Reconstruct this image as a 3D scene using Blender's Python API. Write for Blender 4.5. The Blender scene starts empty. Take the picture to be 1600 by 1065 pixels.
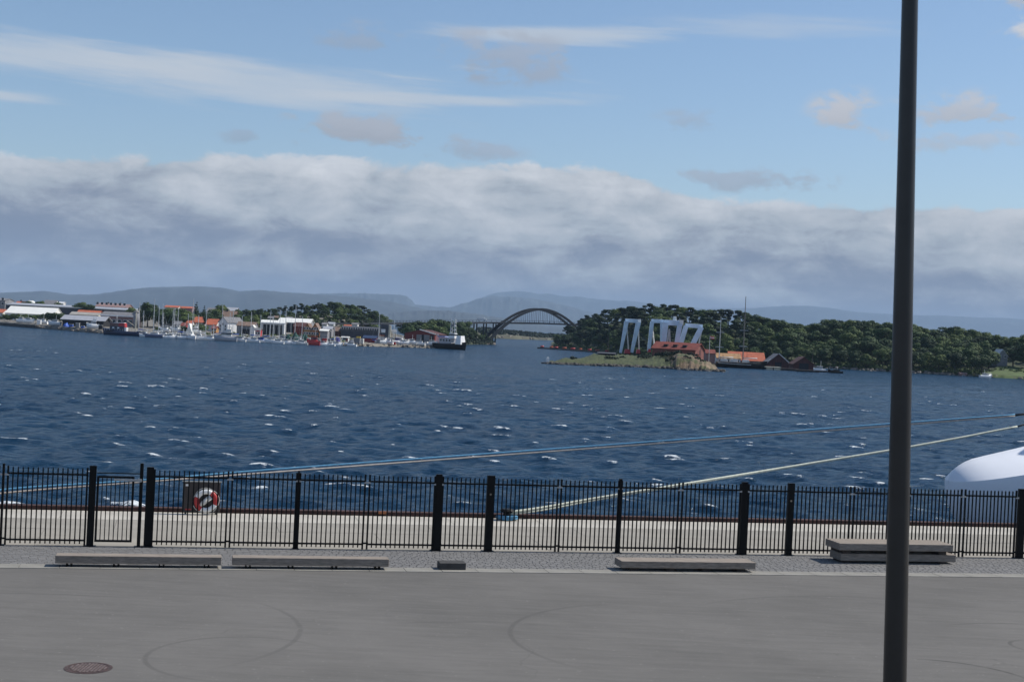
import bpy, math, random
import numpy as np
from mathutils import Vector, Matrix
random.seed(7); np.random.seed(7)
sc = bpy.context.scene
COL = sc.collection
R = math.radians

# ------------------------------------------------------------------ camera
HC = 8.9            # eye height above the water
FPX = 2200.0        # focal length in pixels of the 1600 px wide photograph
ROLL = R(2.8)
PITCH = math.atan(18.5 / FPX)
fwd = Vector((0, math.cos(PITCH), -math.sin(PITCH)))
r0 = Vector((1, 0, 0)); u0 = r0.cross(fwd)
CR = r0 * math.cos(ROLL) + u0 * math.sin(ROLL)
CU = u0 * math.cos(ROLL) - r0 * math.sin(ROLL)
camd = bpy.data.cameras.new('camera'); cam = bpy.data.objects.new('camera', camd); COL.objects.link(cam)
m = Matrix.Identity(4)
for i in range(3):
    m[i][0] = CR[i]; m[i][1] = CU[i]; m[i][2] = -fwd[i]
m[2][3] = HC
cam.matrix_world = m
camd.sensor_width = 36; camd.lens = 36 * FPX / 1600
camd.clip_start = 0.5; camd.clip_end = 60000
camd.dof.use_dof = True; camd.dof.focus_distance = 110; camd.dof.aperture_fstop = 7.0
sc.camera = cam

# ------------------------------------------------------------------ view, sun, sky
SUN_EL = R(47); SUN_AZ = R(73.5)      # azimuth measured from the view direction (+Y) to the right
vs = sc.view_settings
vs.view_transform = 'Standard'; vs.look = 'None'; vs.gamma = 1; vs.exposure = 0.0; vs.use_curve_mapping = False
sd = bpy.data.lights.new('sun', 'SUN'); sd.energy = 5.0; sd.angle = R(0.5); sd.color = (1.0, 0.95, 0.87)
sun = bpy.data.objects.new('sun', sd); COL.objects.link(sun)
sdir = Vector((math.sin(SUN_AZ) * math.cos(SUN_EL), math.cos(SUN_AZ) * math.cos(SUN_EL), math.sin(SUN_EL)))
sun.rotation_euler = sdir.to_track_quat('Z', 'Y').to_euler(); sun.location = sdir * 200

world = bpy.data.worlds.new('World'); sc.world = world; world.use_nodes = True
WT = world.node_tree; WT.nodes.clear()

class NG:
    """small helper to write node maths"""
    def __init__(s, tree): s.t = tree; s.n = tree.nodes; s.l = tree.links
    def node(s, typ, **kw):
        n = s.n.new(typ)
        for k, v in kw.items(): setattr(n, k, v)
        return n
    def put(s, sock, v):
        if hasattr(v, 'is_output') or isinstance(v, bpy.types.NodeSocket): s.l.new(v, sock)
        elif v is not None: sock.default_value = v
    def m(s, op, a, b=None, c=None, clamp=False):
        n = s.node('ShaderNodeMath', operation=op); n.use_clamp = clamp
        s.put(n.inputs[0], a)
        if b is not None: s.put(n.inputs[1], b)
        if c is not None: s.put(n.inputs[2], c)
        return n.outputs[0]
    def smooth(s, x, a, b, lo=0.0, hi=1.0):
        n = s.node('ShaderNodeMapRange', interpolation_type='SMOOTHSTEP')
        s.put(n.inputs['Value'], x); s.put(n.inputs['From Min'], a); s.put(n.inputs['From Max'], b)
        s.put(n.inputs['To Min'], lo); s.put(n.inputs['To Max'], hi)
        return n.outputs['Result']
    def mix(s, f, a, b, mode='MIX'):
        n = s.node('ShaderNodeMix', data_type='RGBA', blend_type=mode)
        s.put(n.inputs[0], f); s.put(n.inputs[6], a); s.put(n.inputs[7], b)
        return n.outputs[2]
    def vec(s, x, y, z):
        n = s.node('ShaderNodeCombineXYZ'); s.put(n.inputs[0], x); s.put(n.inputs[1], y); s.put(n.inputs[2], z)
        return n.outputs[0]
    def noise(s, v, scale, detail=4, rough=0.55, dist=0.0, norm=True):
        n = s.node('ShaderNodeTexNoise'); n.inputs['Scale'].default_value = scale
        n.inputs['Detail'].default_value = detail; n.inputs['Roughness'].default_value = rough
        n.inputs['Distortion'].default_value = dist
        if v is not None: s.l.new(v, n.inputs['Vector'])
        return n.outputs['Fac']
    def ramp(s, f, stops):
        n = s.node('ShaderNodeValToRGB'); e = n.color_ramp.elements
        while len(e) < len(stops): e.new(0.5)
        for k, (p, c) in enumerate(stops): e[k].position = p; e[k].color = (*c, 1)
        s.l.new(f, n.inputs[0]); return n.outputs[0]

def build_world():
    g = NG(WT)
    tc = g.node('ShaderNodeTexCoord'); sep = g.node('ShaderNodeSeparateXYZ'); g.l.new(tc.outputs['Generated'], sep.inputs[0])
    x, y, z = sep.outputs
    az = g.m('ARCTAN2', x, y); el = g.m('ARCSINE', z)
    sky = g.node('ShaderNodeTexSky', sky_type='NISHITA'); sky.sun_disc = False
    sky.sun_elevation = SUN_EL; sky.sun_rotation = SUN_AZ; sky.altitude = 0; sky.air_density = 1.0; sky.dust_density = 0.4; sky.ozone_density = 2.2
    base = g.mix(1.0, sky.outputs[0], (0.108, 0.112, 0.117, 1), 'MULTIPLY')
    # a vector in which cloud shapes are wider than tall
    vb = g.vec(az, g.m('MULTIPLY', el, 3.2), 0.0)
    vs_ = g.vec(az, g.m('MULTIPLY', el, 9.0), 3.7)
    vc = g.vec(az, g.m('ADD', g.m('MULTIPLY', el, 11.0), g.m('MULTIPLY', az, 0.5)), 9.1)
    nbig = g.noise(vb, 7.0, 6, 0.55, 0.3); nfin = g.noise(vb, 26.0, 7, 0.62, 0.2); nstr = g.noise(vs_, 6.0, 6, 0.55, 0.2)
    ncir = g.noise(vc, 5.0, 7, 0.6, 0.5); ncir2 = g.noise(vc, 19.0, 5, 0.6, 0.2)
    c = base
    def gauss(a0, e0, sa, se, tilt=0.0):
        da = g.m('DIVIDE', g.m('SUBTRACT', az, a0), sa)
        de = g.m('DIVIDE', g.m('SUBTRACT', g.m('SUBTRACT', el, e0), g.m('MULTIPLY', g.m('SUBTRACT', az, a0), tilt)), se)
        return g.m('POWER', 2.718, g.m('MULTIPLY', g.m('ADD', g.m('MULTIPLY', da, da), g.m('MULTIPLY', de, de)), -1.0))
    # high thin streaks
    cz = g.m('ADD', g.m('MULTIPLY', g.m('SUBTRACT', ncir, 0.5), 1.5), g.m('MULTIPLY', g.m('SUBTRACT', ncir2, 0.5), 0.7))
    def add_cir(mask, amt, col, lo=0.25, hi=1.05):
        nonlocal c
        f = g.m('MULTIPLY', g.smooth(g.m('ADD', mask, cz), lo, hi), amt)
        c = g.mix(f, c, (*col, 1))
    CW = (0.57, 0.62, 0.68)
    add_cir(gauss(-0.34, 0.166, 0.15, 0.014, -0.0), 0.75, CW)
    add_cir(gauss(-0.19, 0.160, 0.14, 0.019, -0.02), 0.7, CW)
    add_cir(gauss(-0.06, 0.158, 0.14, 0.005, 0.03), 0.7, CW)
    add_cir(gauss(-0.38, 0.138, 0.06, 0.0045), 0.75, CW)
    add_cir(gauss(0.03, 0.207, 0.11, 0.009, 0.05), 0.75, CW)
    add_cir(gauss(0.16, 0.216, 0.12, 0.010, 0.0), 0.4, CW)
    # the same thin cloud elsewhere in the sky
    far = g.m('SUBTRACT', 1.0, g.smooth(el, 0.9, 1.4))
    hi = g.m('MULTIPLY', g.smooth(el, 0.27, 0.4), far)
    f = g.m('MULTIPLY', g.smooth(g.noise(vb, 2.2, 6, 0.6, 0.4), 0.52, 0.75), g.m('MULTIPLY', hi, 0.8))
    c = g.mix(f, c, (0.56, 0.6, 0.66, 1))
    # small loose cumulus
    lmp = g.noise(g.vec(az, g.m('MULTIPLY', el, 1.9), 1.3), 24.0, 9, 0.62, 0.3)
    cn = g.m('MULTIPLY', g.m('SUBTRACT', lmp, 0.5), 6.5)
    def puff(a0, e0, sa, se, col, amt=0.9, tilt=0.0, lo=0.15, hi=1.0):
        nonlocal c
        mk = gauss(a0, e0, sa, se, tilt)
        f = g.m('MULTIPLY', g.smooth(g.m('ADD', mk, g.m('MULTIPLY', cn, 0.75)), lo, hi), g.smooth(mk, 0.03, 0.3))
        f = g.m('MULTIPLY', f, min(1.0, amt * 1.2))
        sh = g.mix(g.smooth(g.m('ADD', g.m('SUBTRACT', el, e0), g.m('MULTIPLY', cn, 0.006)), -se, se), tuple(v * 0.84 for v in col) + (1,), (*col, 1))
        c = g.mix(f, c, sh)
    G = (0.40, 0.43, 0.50); L = (0.56, 0.58, 0.63); LW = (0.66, 0.68, 0.72)
    puff(-0.115, 0.133, 0.055, 0.011, (0.44, 0.47, 0.53), 0.8)
    puff(-0.045, 0.124, 0.035, 0.006, G, 0.5)
    puff(-0.195, 0.124, 0.012, 0.006, (0.35, 0.42, 0.52), 0.5)
    puff(-0.018, 0.190, 0.042, 0.015, (0.42, 0.46, 0.54), 0.6)
    puff(-0.118, 0.197, 0.030, 0.009, (0.38, 0.44, 0.54), 0.5)
    puff(-0.265, 0.222, 0.030, 0.009, (0.35, 0.41, 0.52), 0.5)
    puff(0.223, 0.155, 0.019, 0.016, L, 0.85)
    puff(0.302, 0.161, 0.036, 0.010, L, 0.75)
    puff(0.292, 0.142, 0.040, 0.008, L, 0.5)
    puff(0.120, 0.150, 0.022, 0.007, G, 0.35)
    puff(0.350, 0.212, 0.026, 0.010, LW, 0.9)
    puff(0.330, 0.236, 0.040, 0.008, L, 0.8)
    puff(0.165, 0.112, 0.045, 0.007, G, 0.55)
    puff(0.48, 0.19, 0.05, 0.012, L, 0.7); puff(-0.5, 0.18, 0.05, 0.014, L, 0.7)
    # the long cloud bank above the horizon
    step = g.smooth(az, 0.06, 0.15)
    top = g.m('SUBTRACT', g.m('SUBTRACT', 0.116, g.m('MULTIPLY', g.smooth(az, -0.12, -0.38), 0.017)), g.m('MULTIPLY', step, 0.018))
    edge = g.m('ADD', top, g.m('ADD', g.m('MULTIPLY', g.m('SUBTRACT', nbig, 0.5), 0.018), g.m('MULTIPLY', g.m('SUBTRACT', lmp, 0.5), 0.026)))
    bank = g.smooth(g.m('SUBTRACT', edge, el), 0.0, g.m('ADD', 0.002, g.m('MULTIPLY', nstr, 0.007)))
    v = g.m('DIVIDE', el, top)
    lum = g.m('ADD', v, g.m('ADD', g.m('MULTIPLY', g.m('SUBTRACT', nbig, 0.5), 1.6), g.m('MULTIPLY', g.m('SUBTRACT', nstr, 0.5), 0.95)))
    lum = g.m('ADD', g.m('ADD', lum, 0.06), g.m('MULTIPLY', g.m('SUBTRACT', lmp, 0.5), 1.7))
    # darker stretches low on the left, brighter in the middle, as in the picture
    lum = g.m('SUBTRACT', lum, g.m('MULTIPLY', gauss(-0.33, 0.062, 0.12, 0.024), 0.45))
    lum = g.m('ADD', lum, g.m('MULTIPLY', gauss(-0.16, 0.078, 0.08, 0.018), 0.28))
    lum = g.m('ADD', lum, g.m('MULTIPLY', gauss(0.02, 0.085, 0.10, 0.022), 0.2))
    lum = g.m('SUBTRACT', lum, g.m('MULTIPLY', gauss(-0.09, 0.052, 0.16, 0.007), 0.25))
    bc = g.ramp(g.m('MULTIPLY', lum, 0.7), [(0.0, (0.185, 0.21, 0.285)), (0.18, (0.22, 0.245, 0.315)), (0.34, (0.32, 0.345, 0.40)),
                                            (0.50, (0.44, 0.48, 0.52)), (0.68, (0.56, 0.585, 0.615)), (1.0, (0.76, 0.77, 0.79))])
    # sunlit rim along the top
    rim = g.m('MULTIPLY', g.smooth(g.m('SUBTRACT', edge, el), 0.018, 0.002), g.smooth(nbig, 0.45, 0.66))
    bc = g.mix(g.m('MULTIPLY', rim, 0.6), bc, (0.68, 0.71, 0.75, 1))
    c = g.mix(g.m('MULTIPLY', bank, 0.96), c, bc)
    bg = g.node('ShaderNodeBackground'); g.l.new(c, bg.inputs[0]); bg.inputs[1].default_value = 1.0
    out = g.node('ShaderNodeOutputWorld'); g.l.new(bg.outputs[0], out.inputs[0])
build_world()
try:
    world.cycles.sampling_method = 'MANUAL'; world.cycles.sample_map_resolution = 1024
except Exception: pass
sc.cycles.volume_bounces = 1
sc.cycles.max_bounces = 6

# ------------------------------------------------------------------ pixel helpers (photo pixels, 1600 x 1065)
def ray(px, py): return fwd + CR * ((px - 800) / FPX) - CU * ((py - 532.5) / FPX)
def at(px, py, Y):
    d = ray(px, py); k = Y / d.y
    return Vector((d.x * k, Y, HC + d.z * k))
def gnd(px, py, z):
    d = ray(px, py); k = (z - HC) / d.z
    return Vector((d.x * k, d.y * k, z))
def hor(px): return 514 + (px - 800) * math.tan(ROLL)
def zat(px, py, Y): return at(px, py, Y).z
def xat(px, Y): return at(px, hor(px) + 15, Y).x

QZ = 2.2
A = math.atan(0.2286)
UD = Vector((math.cos(A), math.sin(A), 0)); VD = Vector((-math.sin(A), math.cos(A), 0))
def q(u, v, z=0.0): return UD * u + VD * v + Vector((0, 0, QZ + z))
def uat(px, py, v):
    """u where the ray of a pixel meets the vertical plane v"""
    d = ray(px, py); k = v / d.dot(VD)
    return (d * k).dot(UD)

# ------------------------------------------------------------------ materials
MATS = {}
def mat(name, col, rough=0.7, metal=0.0, var=0.25, vscale=3.0, bump=0.0, bscale=20.0, stretch=None, spec=0.5, dark=None):
    if name in MATS: return MATS[name]
    mt = bpy.data.materials.new(name); mt.use_nodes = True; MATS[name] = mt
    g = NG(mt.node_tree); b = mt.node_tree.nodes['Principled BSDF']
    tc = g.node('ShaderNodeTexCoord'); vec = tc.outputs['Object']
    if stretch:
        mp = g.node('ShaderNodeMapping'); mp.inputs['Scale'].default_value = stretch; g.l.new(vec, mp.inputs[0]); vec = mp.outputs[0]
    n = g.noise(vec, vscale, 5, 0.6)
    lo = tuple(c * (1 - var) for c in col); hi = tuple(min(1, c * (1 + var)) for c in col)
    if dark: lo = dark
    cc = g.ramp(n, [(0.3, lo), (0.7, hi)])
    g.l.new(cc, b.inputs['Base Color'])
    b.inputs['Roughness'].default_value = rough; b.inputs['Metallic'].default_value = metal
    b.inputs['Specular IOR Level'].default_value = spec
    if bump:
        bn = g.node('ShaderNodeBump'); bn.inputs['Strength'].default_value = bump; bn.inputs['Distance'].default_value = 0.02
        g.l.new(g.noise(vec, bscale, 4, 0.6), bn.inputs['Height']); g.l.new(bn.outputs[0], b.inputs['Normal'])
    return mt

def leaf_mat(name, c1, c2, c3):
    mt = bpy.data.materials.new(name); mt.use_nodes = True; MATS[name] = mt
    g = NG(mt.node_tree); b = mt.node_tree.nodes['Principled BSDF']
    oi = g.node('ShaderNodeObjectInfo'); tc = g.node('ShaderNodeTexCoord')
    n = g.noise(tc.outputs['Object'], 0.9, 3, 0.7)
    f = g.m('ADD', g.m('MULTIPLY', oi.outputs['Random'], 0.75), g.m('MULTIPLY', g.m('SUBTRACT', n, 0.2), 0.55))
    g.l.new(g.ramp(f, [(0.2, c1), (0.55, c2), (0.95, c3)]), b.inputs['Base Color'])
    b.inputs['Roughness'].default_value = 0.75; b.inputs['Specular IOR Level'].default_value = 0.25
    return mt

M_leaf = leaf_mat('leaf_green', (0.020, 0.041, 0.015), (0.050, 0.086, 0.026), (0.100, 0.135, 0.036))
M_pine = leaf_mat('needle_green', (0.011, 0.024, 0.014), (0.020, 0.038, 0.019), (0.036, 0.056, 0.022))
M_bark = mat('bark', (0.045, 0.036, 0.028), 0.9, var=0.4, vscale=2)
M_grass = mat('grass', (0.095, 0.125, 0.035), 0.9, var=0.55, vscale=0.25, bump=0.4, bscale=3)
M_wood_floor = mat('wood_floor', (0.040, 0.052, 0.022), 0.95, var=0.5, vscale=0.15, bump=0.6, bscale=2)
M_rock = mat('rock', (0.19, 0.165, 0.14), 0.9, var=0.5, vscale=0.35, bump=0.9, bscale=1.6)
M_rockdark = mat('rock_dark', (0.06, 0.055, 0.05), 0.85, var=0.5, vscale=0.6, bump=0.8, bscale=2)
M_black = mat('black_paint', (0.007, 0.007, 0.007), 0.5, var=0.25, vscale=6, spec=0.15)
M_lamp = mat('lamp_grey_paint', (0.034, 0.032, 0.029), 0.30, var=0.12, vscale=3, spec=0.4)
M_galv = mat('galvanised_steel', (0.45, 0.46, 0.47), 0.4, 0.7, var=0.2, vscale=8)
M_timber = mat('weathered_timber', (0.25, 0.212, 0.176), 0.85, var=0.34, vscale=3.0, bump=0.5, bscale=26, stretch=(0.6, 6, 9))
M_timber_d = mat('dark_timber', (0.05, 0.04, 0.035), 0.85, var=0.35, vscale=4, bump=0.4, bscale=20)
M_rust = mat('rusty_fender', (0.05, 0.022, 0.018), 0.85, var=0.55, vscale=1.2, bump=0.4, bscale=9)
M_castiron = mat('cast_iron', (0.075, 0.046, 0.037), 0.6, 0.2, var=0.4, vscale=7, bump=0.3, bscale=30)
M_castiron_l = mat('worn_iron', (0.26, 0.2, 0.175), 0.45, 0.3, var=0.3, vscale=9)
M_white = mat('white_paint', (0.78, 0.78, 0.77), 0.45, var=0.06, vscale=2)
M_offwhite = mat('weathered_white', (0.6, 0.59, 0.56), 0.7, var=0.18, vscale=1.2)
M_cream = mat('cream_paint', (0.55, 0.5, 0.38), 0.7, var=0.15, vscale=1)
M_greywall = mat('grey_wall', (0.22, 0.22, 0.23), 0.8, var=0.2, vscale=0.8)
M_darkwall = mat('dark_slate_wall', (0.06, 0.065, 0.08), 0.8, var=0.25, vscale=0.8)
M_metalroof = mat('metal_roof', (0.36, 0.37, 0.4), 0.5, 0.1, var=0.12, vscale=0.6)
M_greyroof = mat('grey_roof', (0.16, 0.16, 0.17), 0.8, var=0.25, vscale=0.8)
M_redroof = mat('orange_tile_roof', (0.40, 0.105, 0.05), 0.8, var=0.25, vscale=0.7, bump=0.4, bscale=6)
M_tile = mat('old_tile_roof', (0.17, 0.038, 0.027), 0.85, var=0.32, vscale=0.8, bump=0.4, bscale=6)
M_ochretile = mat('ochre_tile_roof', (0.36, 0.21, 0.10), 0.85, var=0.4, vscale=1.2, bump=0.4, bscale=6)
M_redwall = mat('falu_red_wall', (0.15, 0.026, 0.022), 0.8, var=0.22, vscale=0.8, stretch=(3, 3, .5))
M_brightred = mat('red_paint', (0.42, 0.03, 0.03), 0.5, var=0.15, vscale=1)
M_brownred = mat('brown_red_wall', (0.075, 0.026, 0.022), 0.85, var=0.3, vscale=0.8, stretch=(3, 3, .5))
M_ochre = mat('ochre_wall', (0.36, 0.18, 0.055), 0.8, var=0.15, vscale=0.8)
M_pink = mat('pinkish_brick_wall', (0.24, 0.15, 0.14), 0.85, var=0.2, vscale=1)
M_brownroof = mat('brown_roof', (0.18, 0.12, 0.09), 0.85, var=0.25, vscale=1)
M_glass = mat('window_glass', (0.03, 0.04, 0.05), 0.12, var=0.1)
M_dark = mat('dark_paint_and_shade', (0.012, 0.013, 0.017), 0.8, var=0.2)  # near-black: dark doors and crates, and painted shade for open fronts
M_blue = mat('blue_tarpaulin', (0.03, 0.10, 0.42), 0.6, var=0.25, vscale=1.5)
M_navy = mat('navy_paint', (0.02, 0.03, 0.07), 0.35, var=0.15)
M_green = mat('green_net', (0.02, 0.07, 0.06), 0.9, var=0.4, vscale=1)
M_crane = mat('pale_blue_steel', (0.58, 0.70, 0.82), 0.55, var=0.14, vscale=0.5)
M_yellow = mat('yellow_paint', (0.6, 0.42, 0.05), 0.5, var=0.1)
M_conc = mat('old_concrete', (0.30, 0.285, 0.26), 0.9, var=0.18, vscale=0.5, bump=0.3, bscale=12)
M_bridge = mat('bridge_steel', (0.014, 0.019, 0.026), 0.8, var=0.15, vscale=0.2)
M_mast = mat('mast_aluminium', (0.55, 0.56, 0.56), 0.45, 0.2, var=0.08)
M_mastdark = mat('mast_varnish', (0.17, 0.15, 0.13), 0.5, var=0.15)

# ------------------------------------------------------------------ mesh helpers
class MB:
    def __init__(s): s.v = []; s.f = []; s.mi = []
    def add(s, vs, fs, mi=0):
        b = len(s.v); s.v += [tuple(v) for v in vs]; s.f += [tuple(b + i for i in f) for f in fs]; s.mi += [mi] * len(fs)
    def box(s, c, d, ax=None, mi=0, taper=1.0):
        c = Vector(c); X, Y, Z = ax if ax else (Vector((1, 0, 0)), Vector((0, 1, 0)), Vector((0, 0, 1)))
        vs = []
        for k in (-1, 1):
            t = taper if k == 1 else 1.0
            for i, j in ((-1, -1), (1, -1), (1, 1), (-1, 1)):
                vs.append(c + X * (i * d[0] / 2 * t) + Y * (j * d[1] / 2 * t) + Z * (k * d[2] / 2))
        s.add(vs, [(3, 2, 1, 0), (4, 5, 6, 7), (0, 1, 5, 4), (1, 2, 6, 5), (2, 3, 7, 6), (3, 0, 4, 7)], mi)
    def bbox(s, x0, x1, y0, y1, z0, z1, mi=0): s.box(((x0 + x1) / 2, (y0 + y1) / 2, (z0 + z1) / 2), (x1 - x0, y1 - y0, z1 - z0), mi=mi)
    def bar(s, a, b, w, h=None, up=(0, 0, 1), mi=0, w2=None):
        a = Vector(a); b = Vector(b); h = h or w; Z = (b - a).normalized(); up = Vector(up)
        if abs(Z.dot(up)) > .97: up = Vector((0, 1, 0))
        X = up.cross(Z).normalized(); Y = Z.cross(X)
        t = (w2 / w) if w2 else 1.0
        s.box((a + b) / 2, (w, h, (b - a).length), (X, Y, Z), mi, taper=t)
    def tube(s, pts, r, n=8, caps=True, mi=0):
        pts = [Vector(p) for p in pts]; rings = []
        rs = r if isinstance(r, (list, tuple)) else [r] * len(pts)
        b = len(s.v)
        prev = None
        for i, p in enumerate(pts):
            t = (pts[min(i + 1, len(pts) - 1)] - pts[max(i - 1, 0)]).normalized()
            if prev is None:
                up = Vector((0, 0, 1)) if abs(t.z) < .9 else Vector((0, 1, 0))
                X = up.cross(t).normalized()
            else:
                X = (prev - t * prev.dot(t)).normalized()
            prev = X; Y = t.cross(X)
            for k in range(n):
                a = 2 * math.pi * k / n
                s.v.append(tuple(p + (X * math.cos(a) + Y * math.sin(a)) * rs[i]))
        for i in range(len(pts) - 1):
            for k in range(n):
                k2 = (k + 1) % n
                s.f.append((b + i * n + k, b + i * n + k2, b + (i + 1) * n + k2, b + (i + 1) * n + k)); s.mi.append(mi)
        if caps:
            s.f.append(tuple(b + k for k in reversed(range(n)))); s.mi.append(mi)
            s.f.append(tuple(b + (len(pts) - 1) * n + k for k in range(n))); s.mi.append(mi)
    def cyl(s, c, r, h, n=16, mi=0, r2=None):
        c = Vector(c); s.tube([c, c + Vector((0, 0, h))], [r, r if r2 is None else r2], n, mi=mi)
    def loft(s, secs, closed=False, cap0=True, cap1=True, mi=0):
        b = len(s.v); n = len(secs[0])
        for sec in secs: s.v += [tuple(p) for p in sec]
        for i in range(len(secs) - 1):
            for k in range(n if closed else n - 1):
                k2 = (k + 1) % n
                s.f.append((b + i * n + k, b + i * n + k2, b + (i + 1) * n + k2, b + (i + 1) * n + k)); s.mi.append(mi)
        if cap0: s.f.append(tuple(b + k for k in range(n))); s.mi.append(mi)
        if cap1: s.f.append(tuple(b + (len(secs) - 1) * n + k for k in reversed(range(n)))); s.mi.append(mi)
    def build(s, name, mats, parent=None, smooth=False, bevel=0):
        me = bpy.data.meshes.new(name); me.from_pydata(s.v, [], s.f); me.update()
        for mm in (mats if isinstance(mats, (list, tuple)) else [mats]): me.materials.append(mm)
        if any(s.mi): me.polygons.foreach_set('material_index', s.mi)
        if smooth: me.polygons.foreach_set('use_smooth', [True] * len(me.polygons))
        return link(name, me, parent, bevel)
def link(name, me, parent=None, bevel=0):
    o = bpy.data.objects.new(name, me); COL.objects.link(o)
    if parent: o.parent = parent; o.location = -Vector(parent.get('org', (0, 0, 0)))
    if bevel:
        bm = o.modifiers.new('bevel', 'BEVEL'); bm.width = bevel; bm.segments = 2; bm.limit_method = 'ANGLE'
    return o
def thing(name, label, cat, loc=(0, 0, 0), group=None):
    """an Empty at the thing's base; its parts are written in scene coordinates"""
    o = bpy.data.objects.new(name, None); COL.objects.link(o); o.location = loc; o.empty_display_size = 0.3
    o['org'] = tuple(loc); o['label'] = label; o['category'] = cat
    if group: o['group'] = group
    return o
def tag(o, label=None, cat=None, group=None, kind=None):
    if label: o['label'] = label
    if cat: o['category'] = cat
    if group: o['group'] = group
    if kind: o['kind'] = kind
    return o
def reorigin(o, loc):
    """put the origin of a single-mesh thing at loc"""
    loc = Vector(loc); o.data.transform(Matrix.Translation(-loc)); o.location = loc; return o
def sub(par_part, mb, name, m_):
    """a sub-part: parts sit at -org under the thing, so the sub-part has no offset of its own"""
    me_o = mb.build(name, m_); me_o.parent = par_part; me_o.location = (0, 0, 0); return me_o

# ------------------------------------------------------------------ water
def build_water():
    rng = np.random.RandomState(11)
    ys = [44.0]
    while ys[-1] < 760: ys.append(ys[-1] + max(0.28, 0.0040 * ys[-1]))
    while ys[-1] < 24000: ys.append(ys[-1] * 1.06)
    ys = np.array(ys)
    tf = np.arange(-0.46, 0.46, 0.0016)
    side = [0.46]
    while side[-1] < 1.6: side.append(side[-1] + max(0.004, (side[-1] - 0.44) * 0.12))
    side = np.array(side)
    ts = np.concatenate([-side[::-1], tf[1:], side])
    T, Yg = np.meshgrid(ts, ys); X = T * Yg; X = X + 0.0
    dt = np.gradient(ts)[None, :] * Yg; dy = np.gradient(ys)[:, None] + 0 * X
    X0 = X.ravel().astype(np.float32); Y0 = Yg.ravel().astype(np.float32)
    sp = np.maximum(dt * 0.9, dy).ravel().astype(np.float32)
    h = np.zeros_like(X0); dx = np.zeros_like(X0); dyy = np.zeros_like(X0); cr = np.zeros_like(X0)
    wd = R(248)     # the waves run towards the left and the camera
    NW = 96
    for i in range(NW):
        lam = 0.6 * (5.2 / 0.6) ** ((i + rng.rand()) / NW)
        k = 2 * math.pi / lam
        a = 0.0066 * lam ** 0.95 * (0.6 + 0.8 * rng.rand()) * (1.0 if lam < 8 else (8 / lam) ** 2)
        th = wd + rng.randn() * R(24 if lam > 2.5 else 42)
        ph = rng.rand() * 6.283
        fade = np.clip((lam / sp - 2.2) / 2.0, 0, 1)
        p = k * (X0 * math.cos(th) + Y0 * math.sin(th)) + ph
        s_, c_ = np.sin(p), np.cos(p)
        h += a * c_ * fade; dx -= 0.95 * a * math.cos(th) * s_ * fade; dyy -= 0.95 * a * math.sin(th) * s_ * fade
        if lam > 1.6: cr += a * k * c_ * fade
    sd_ = h[(Y0 < 300)].std()
    # foam: the steepest crests, inside loose patches
    def vnoise(xx, yy, s_):
        xi = np.floor(xx / s_).astype(np.int64); yi = np.floor(yy / s_).astype(np.int64)
        fx = xx / s_ - xi; fy = yy / s_ - yi; fx = fx * fx * (3 - 2 * fx); fy = fy * fy * (3 - 2 * fy)
        def hh(a, b): return ((np.sin(a * 127.1 + b * 311.7) * 43758.5453) % 1.0)
        return (hh(xi, yi) * (1 - fx) + hh(xi + 1, yi) * fx) * (1 - fy) + (hh(xi, yi + 1) * (1 - fx) + hh(xi + 1, yi + 1) * fx) * fy
    pat = vnoise(X0, Y0, 4.0) * 0.45 + vnoise(X0 + 50, Y0 * 1.5, 1.3) * 0.55
    crn = cr / max(1e-6, cr[(Y0 < 120) & (np.abs(X0) < 60)].std())
    far = np.clip((Y0 - 150) / 400, 0, 1)
    foam = np.clip((crn * 0.55 + h / sd_ * 0.45 + (pat - 0.5) * 3.4 - (2.10 - 0.72 * far)) / 0.60, 0, 1)
    foam *= (Y0 < 720)
    Z0 = h * 0.80
    V = np.stack([X0 + dx, Y0 + dyy, Z0], 1).astype(np.float32)
    nr, nc = Yg.shape
    idx = np.arange(nr * nc).reshape(nr, nc)
    F = np.stack([idx[:-1, :-1], idx[:-1, 1:], idx[1:, 1:], idx[1:, :-1]], -1).reshape(-1, 4).astype(np.int32)
    me = bpy.data.meshes.new('water')
    me.vertices.add(len(V)); me.vertices.foreach_set('co', V.ravel())
    me.loops.add(F.size); me.loops.foreach_set('vertex_index', F.ravel())
    me.polygons.add(len(F)); me.polygons.foreach_set('loop_start', np.arange(0, F.size, 4, dtype=np.int32))
    me.polygons.foreach_set('loop_total', np.full(len(F), 4, dtype=np.int32))
    me.polygons.foreach_set('use_smooth', np.ones(len(F), dtype=bool))
    me.update(calc_edges=True)
    at_ = me.attributes.new('foam', 'FLOAT', 'POINT'); at_.data.foreach_set('value', foam.astype(np.float32))
    mt = bpy.data.materials.new('sea_water'); mt.use_nodes = True
    g = NG(mt.node_tree); b = mt.node_tree.nodes['Principled BSDF']
    at_n = g.node('ShaderNodeAttribute', attribute_name='foam')
    tc = g.node('ShaderNodeTexCoord'); ob = tc.outputs['Object']
    fmp = g.node('ShaderNodeMapping'); fmp.inputs['Scale'].default_value = (0.6, 1.0, 1); g.l.new(ob, fmp.inputs[0]); n1 = g.noise(fmp.outputs[0], 3.6, 8, 0.8)
    fm = g.m('MULTIPLY', g.smooth(g.m('ADD', at_n.outputs['Fac'], g.m('MULTIPLY', g.m('SUBTRACT', n1, 0.5), 4.2)), 0.62, 1.1), g.smooth(at_n.outputs['Fac'], 0.0, 0.2))
    deep = g.ramp(g.noise(ob, 0.035, 3, 0.6), [(0.3, (0.0025, 0.0215, 0.0500)), (0.7, (0.0050, 0.0335, 0.0720))])
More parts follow.
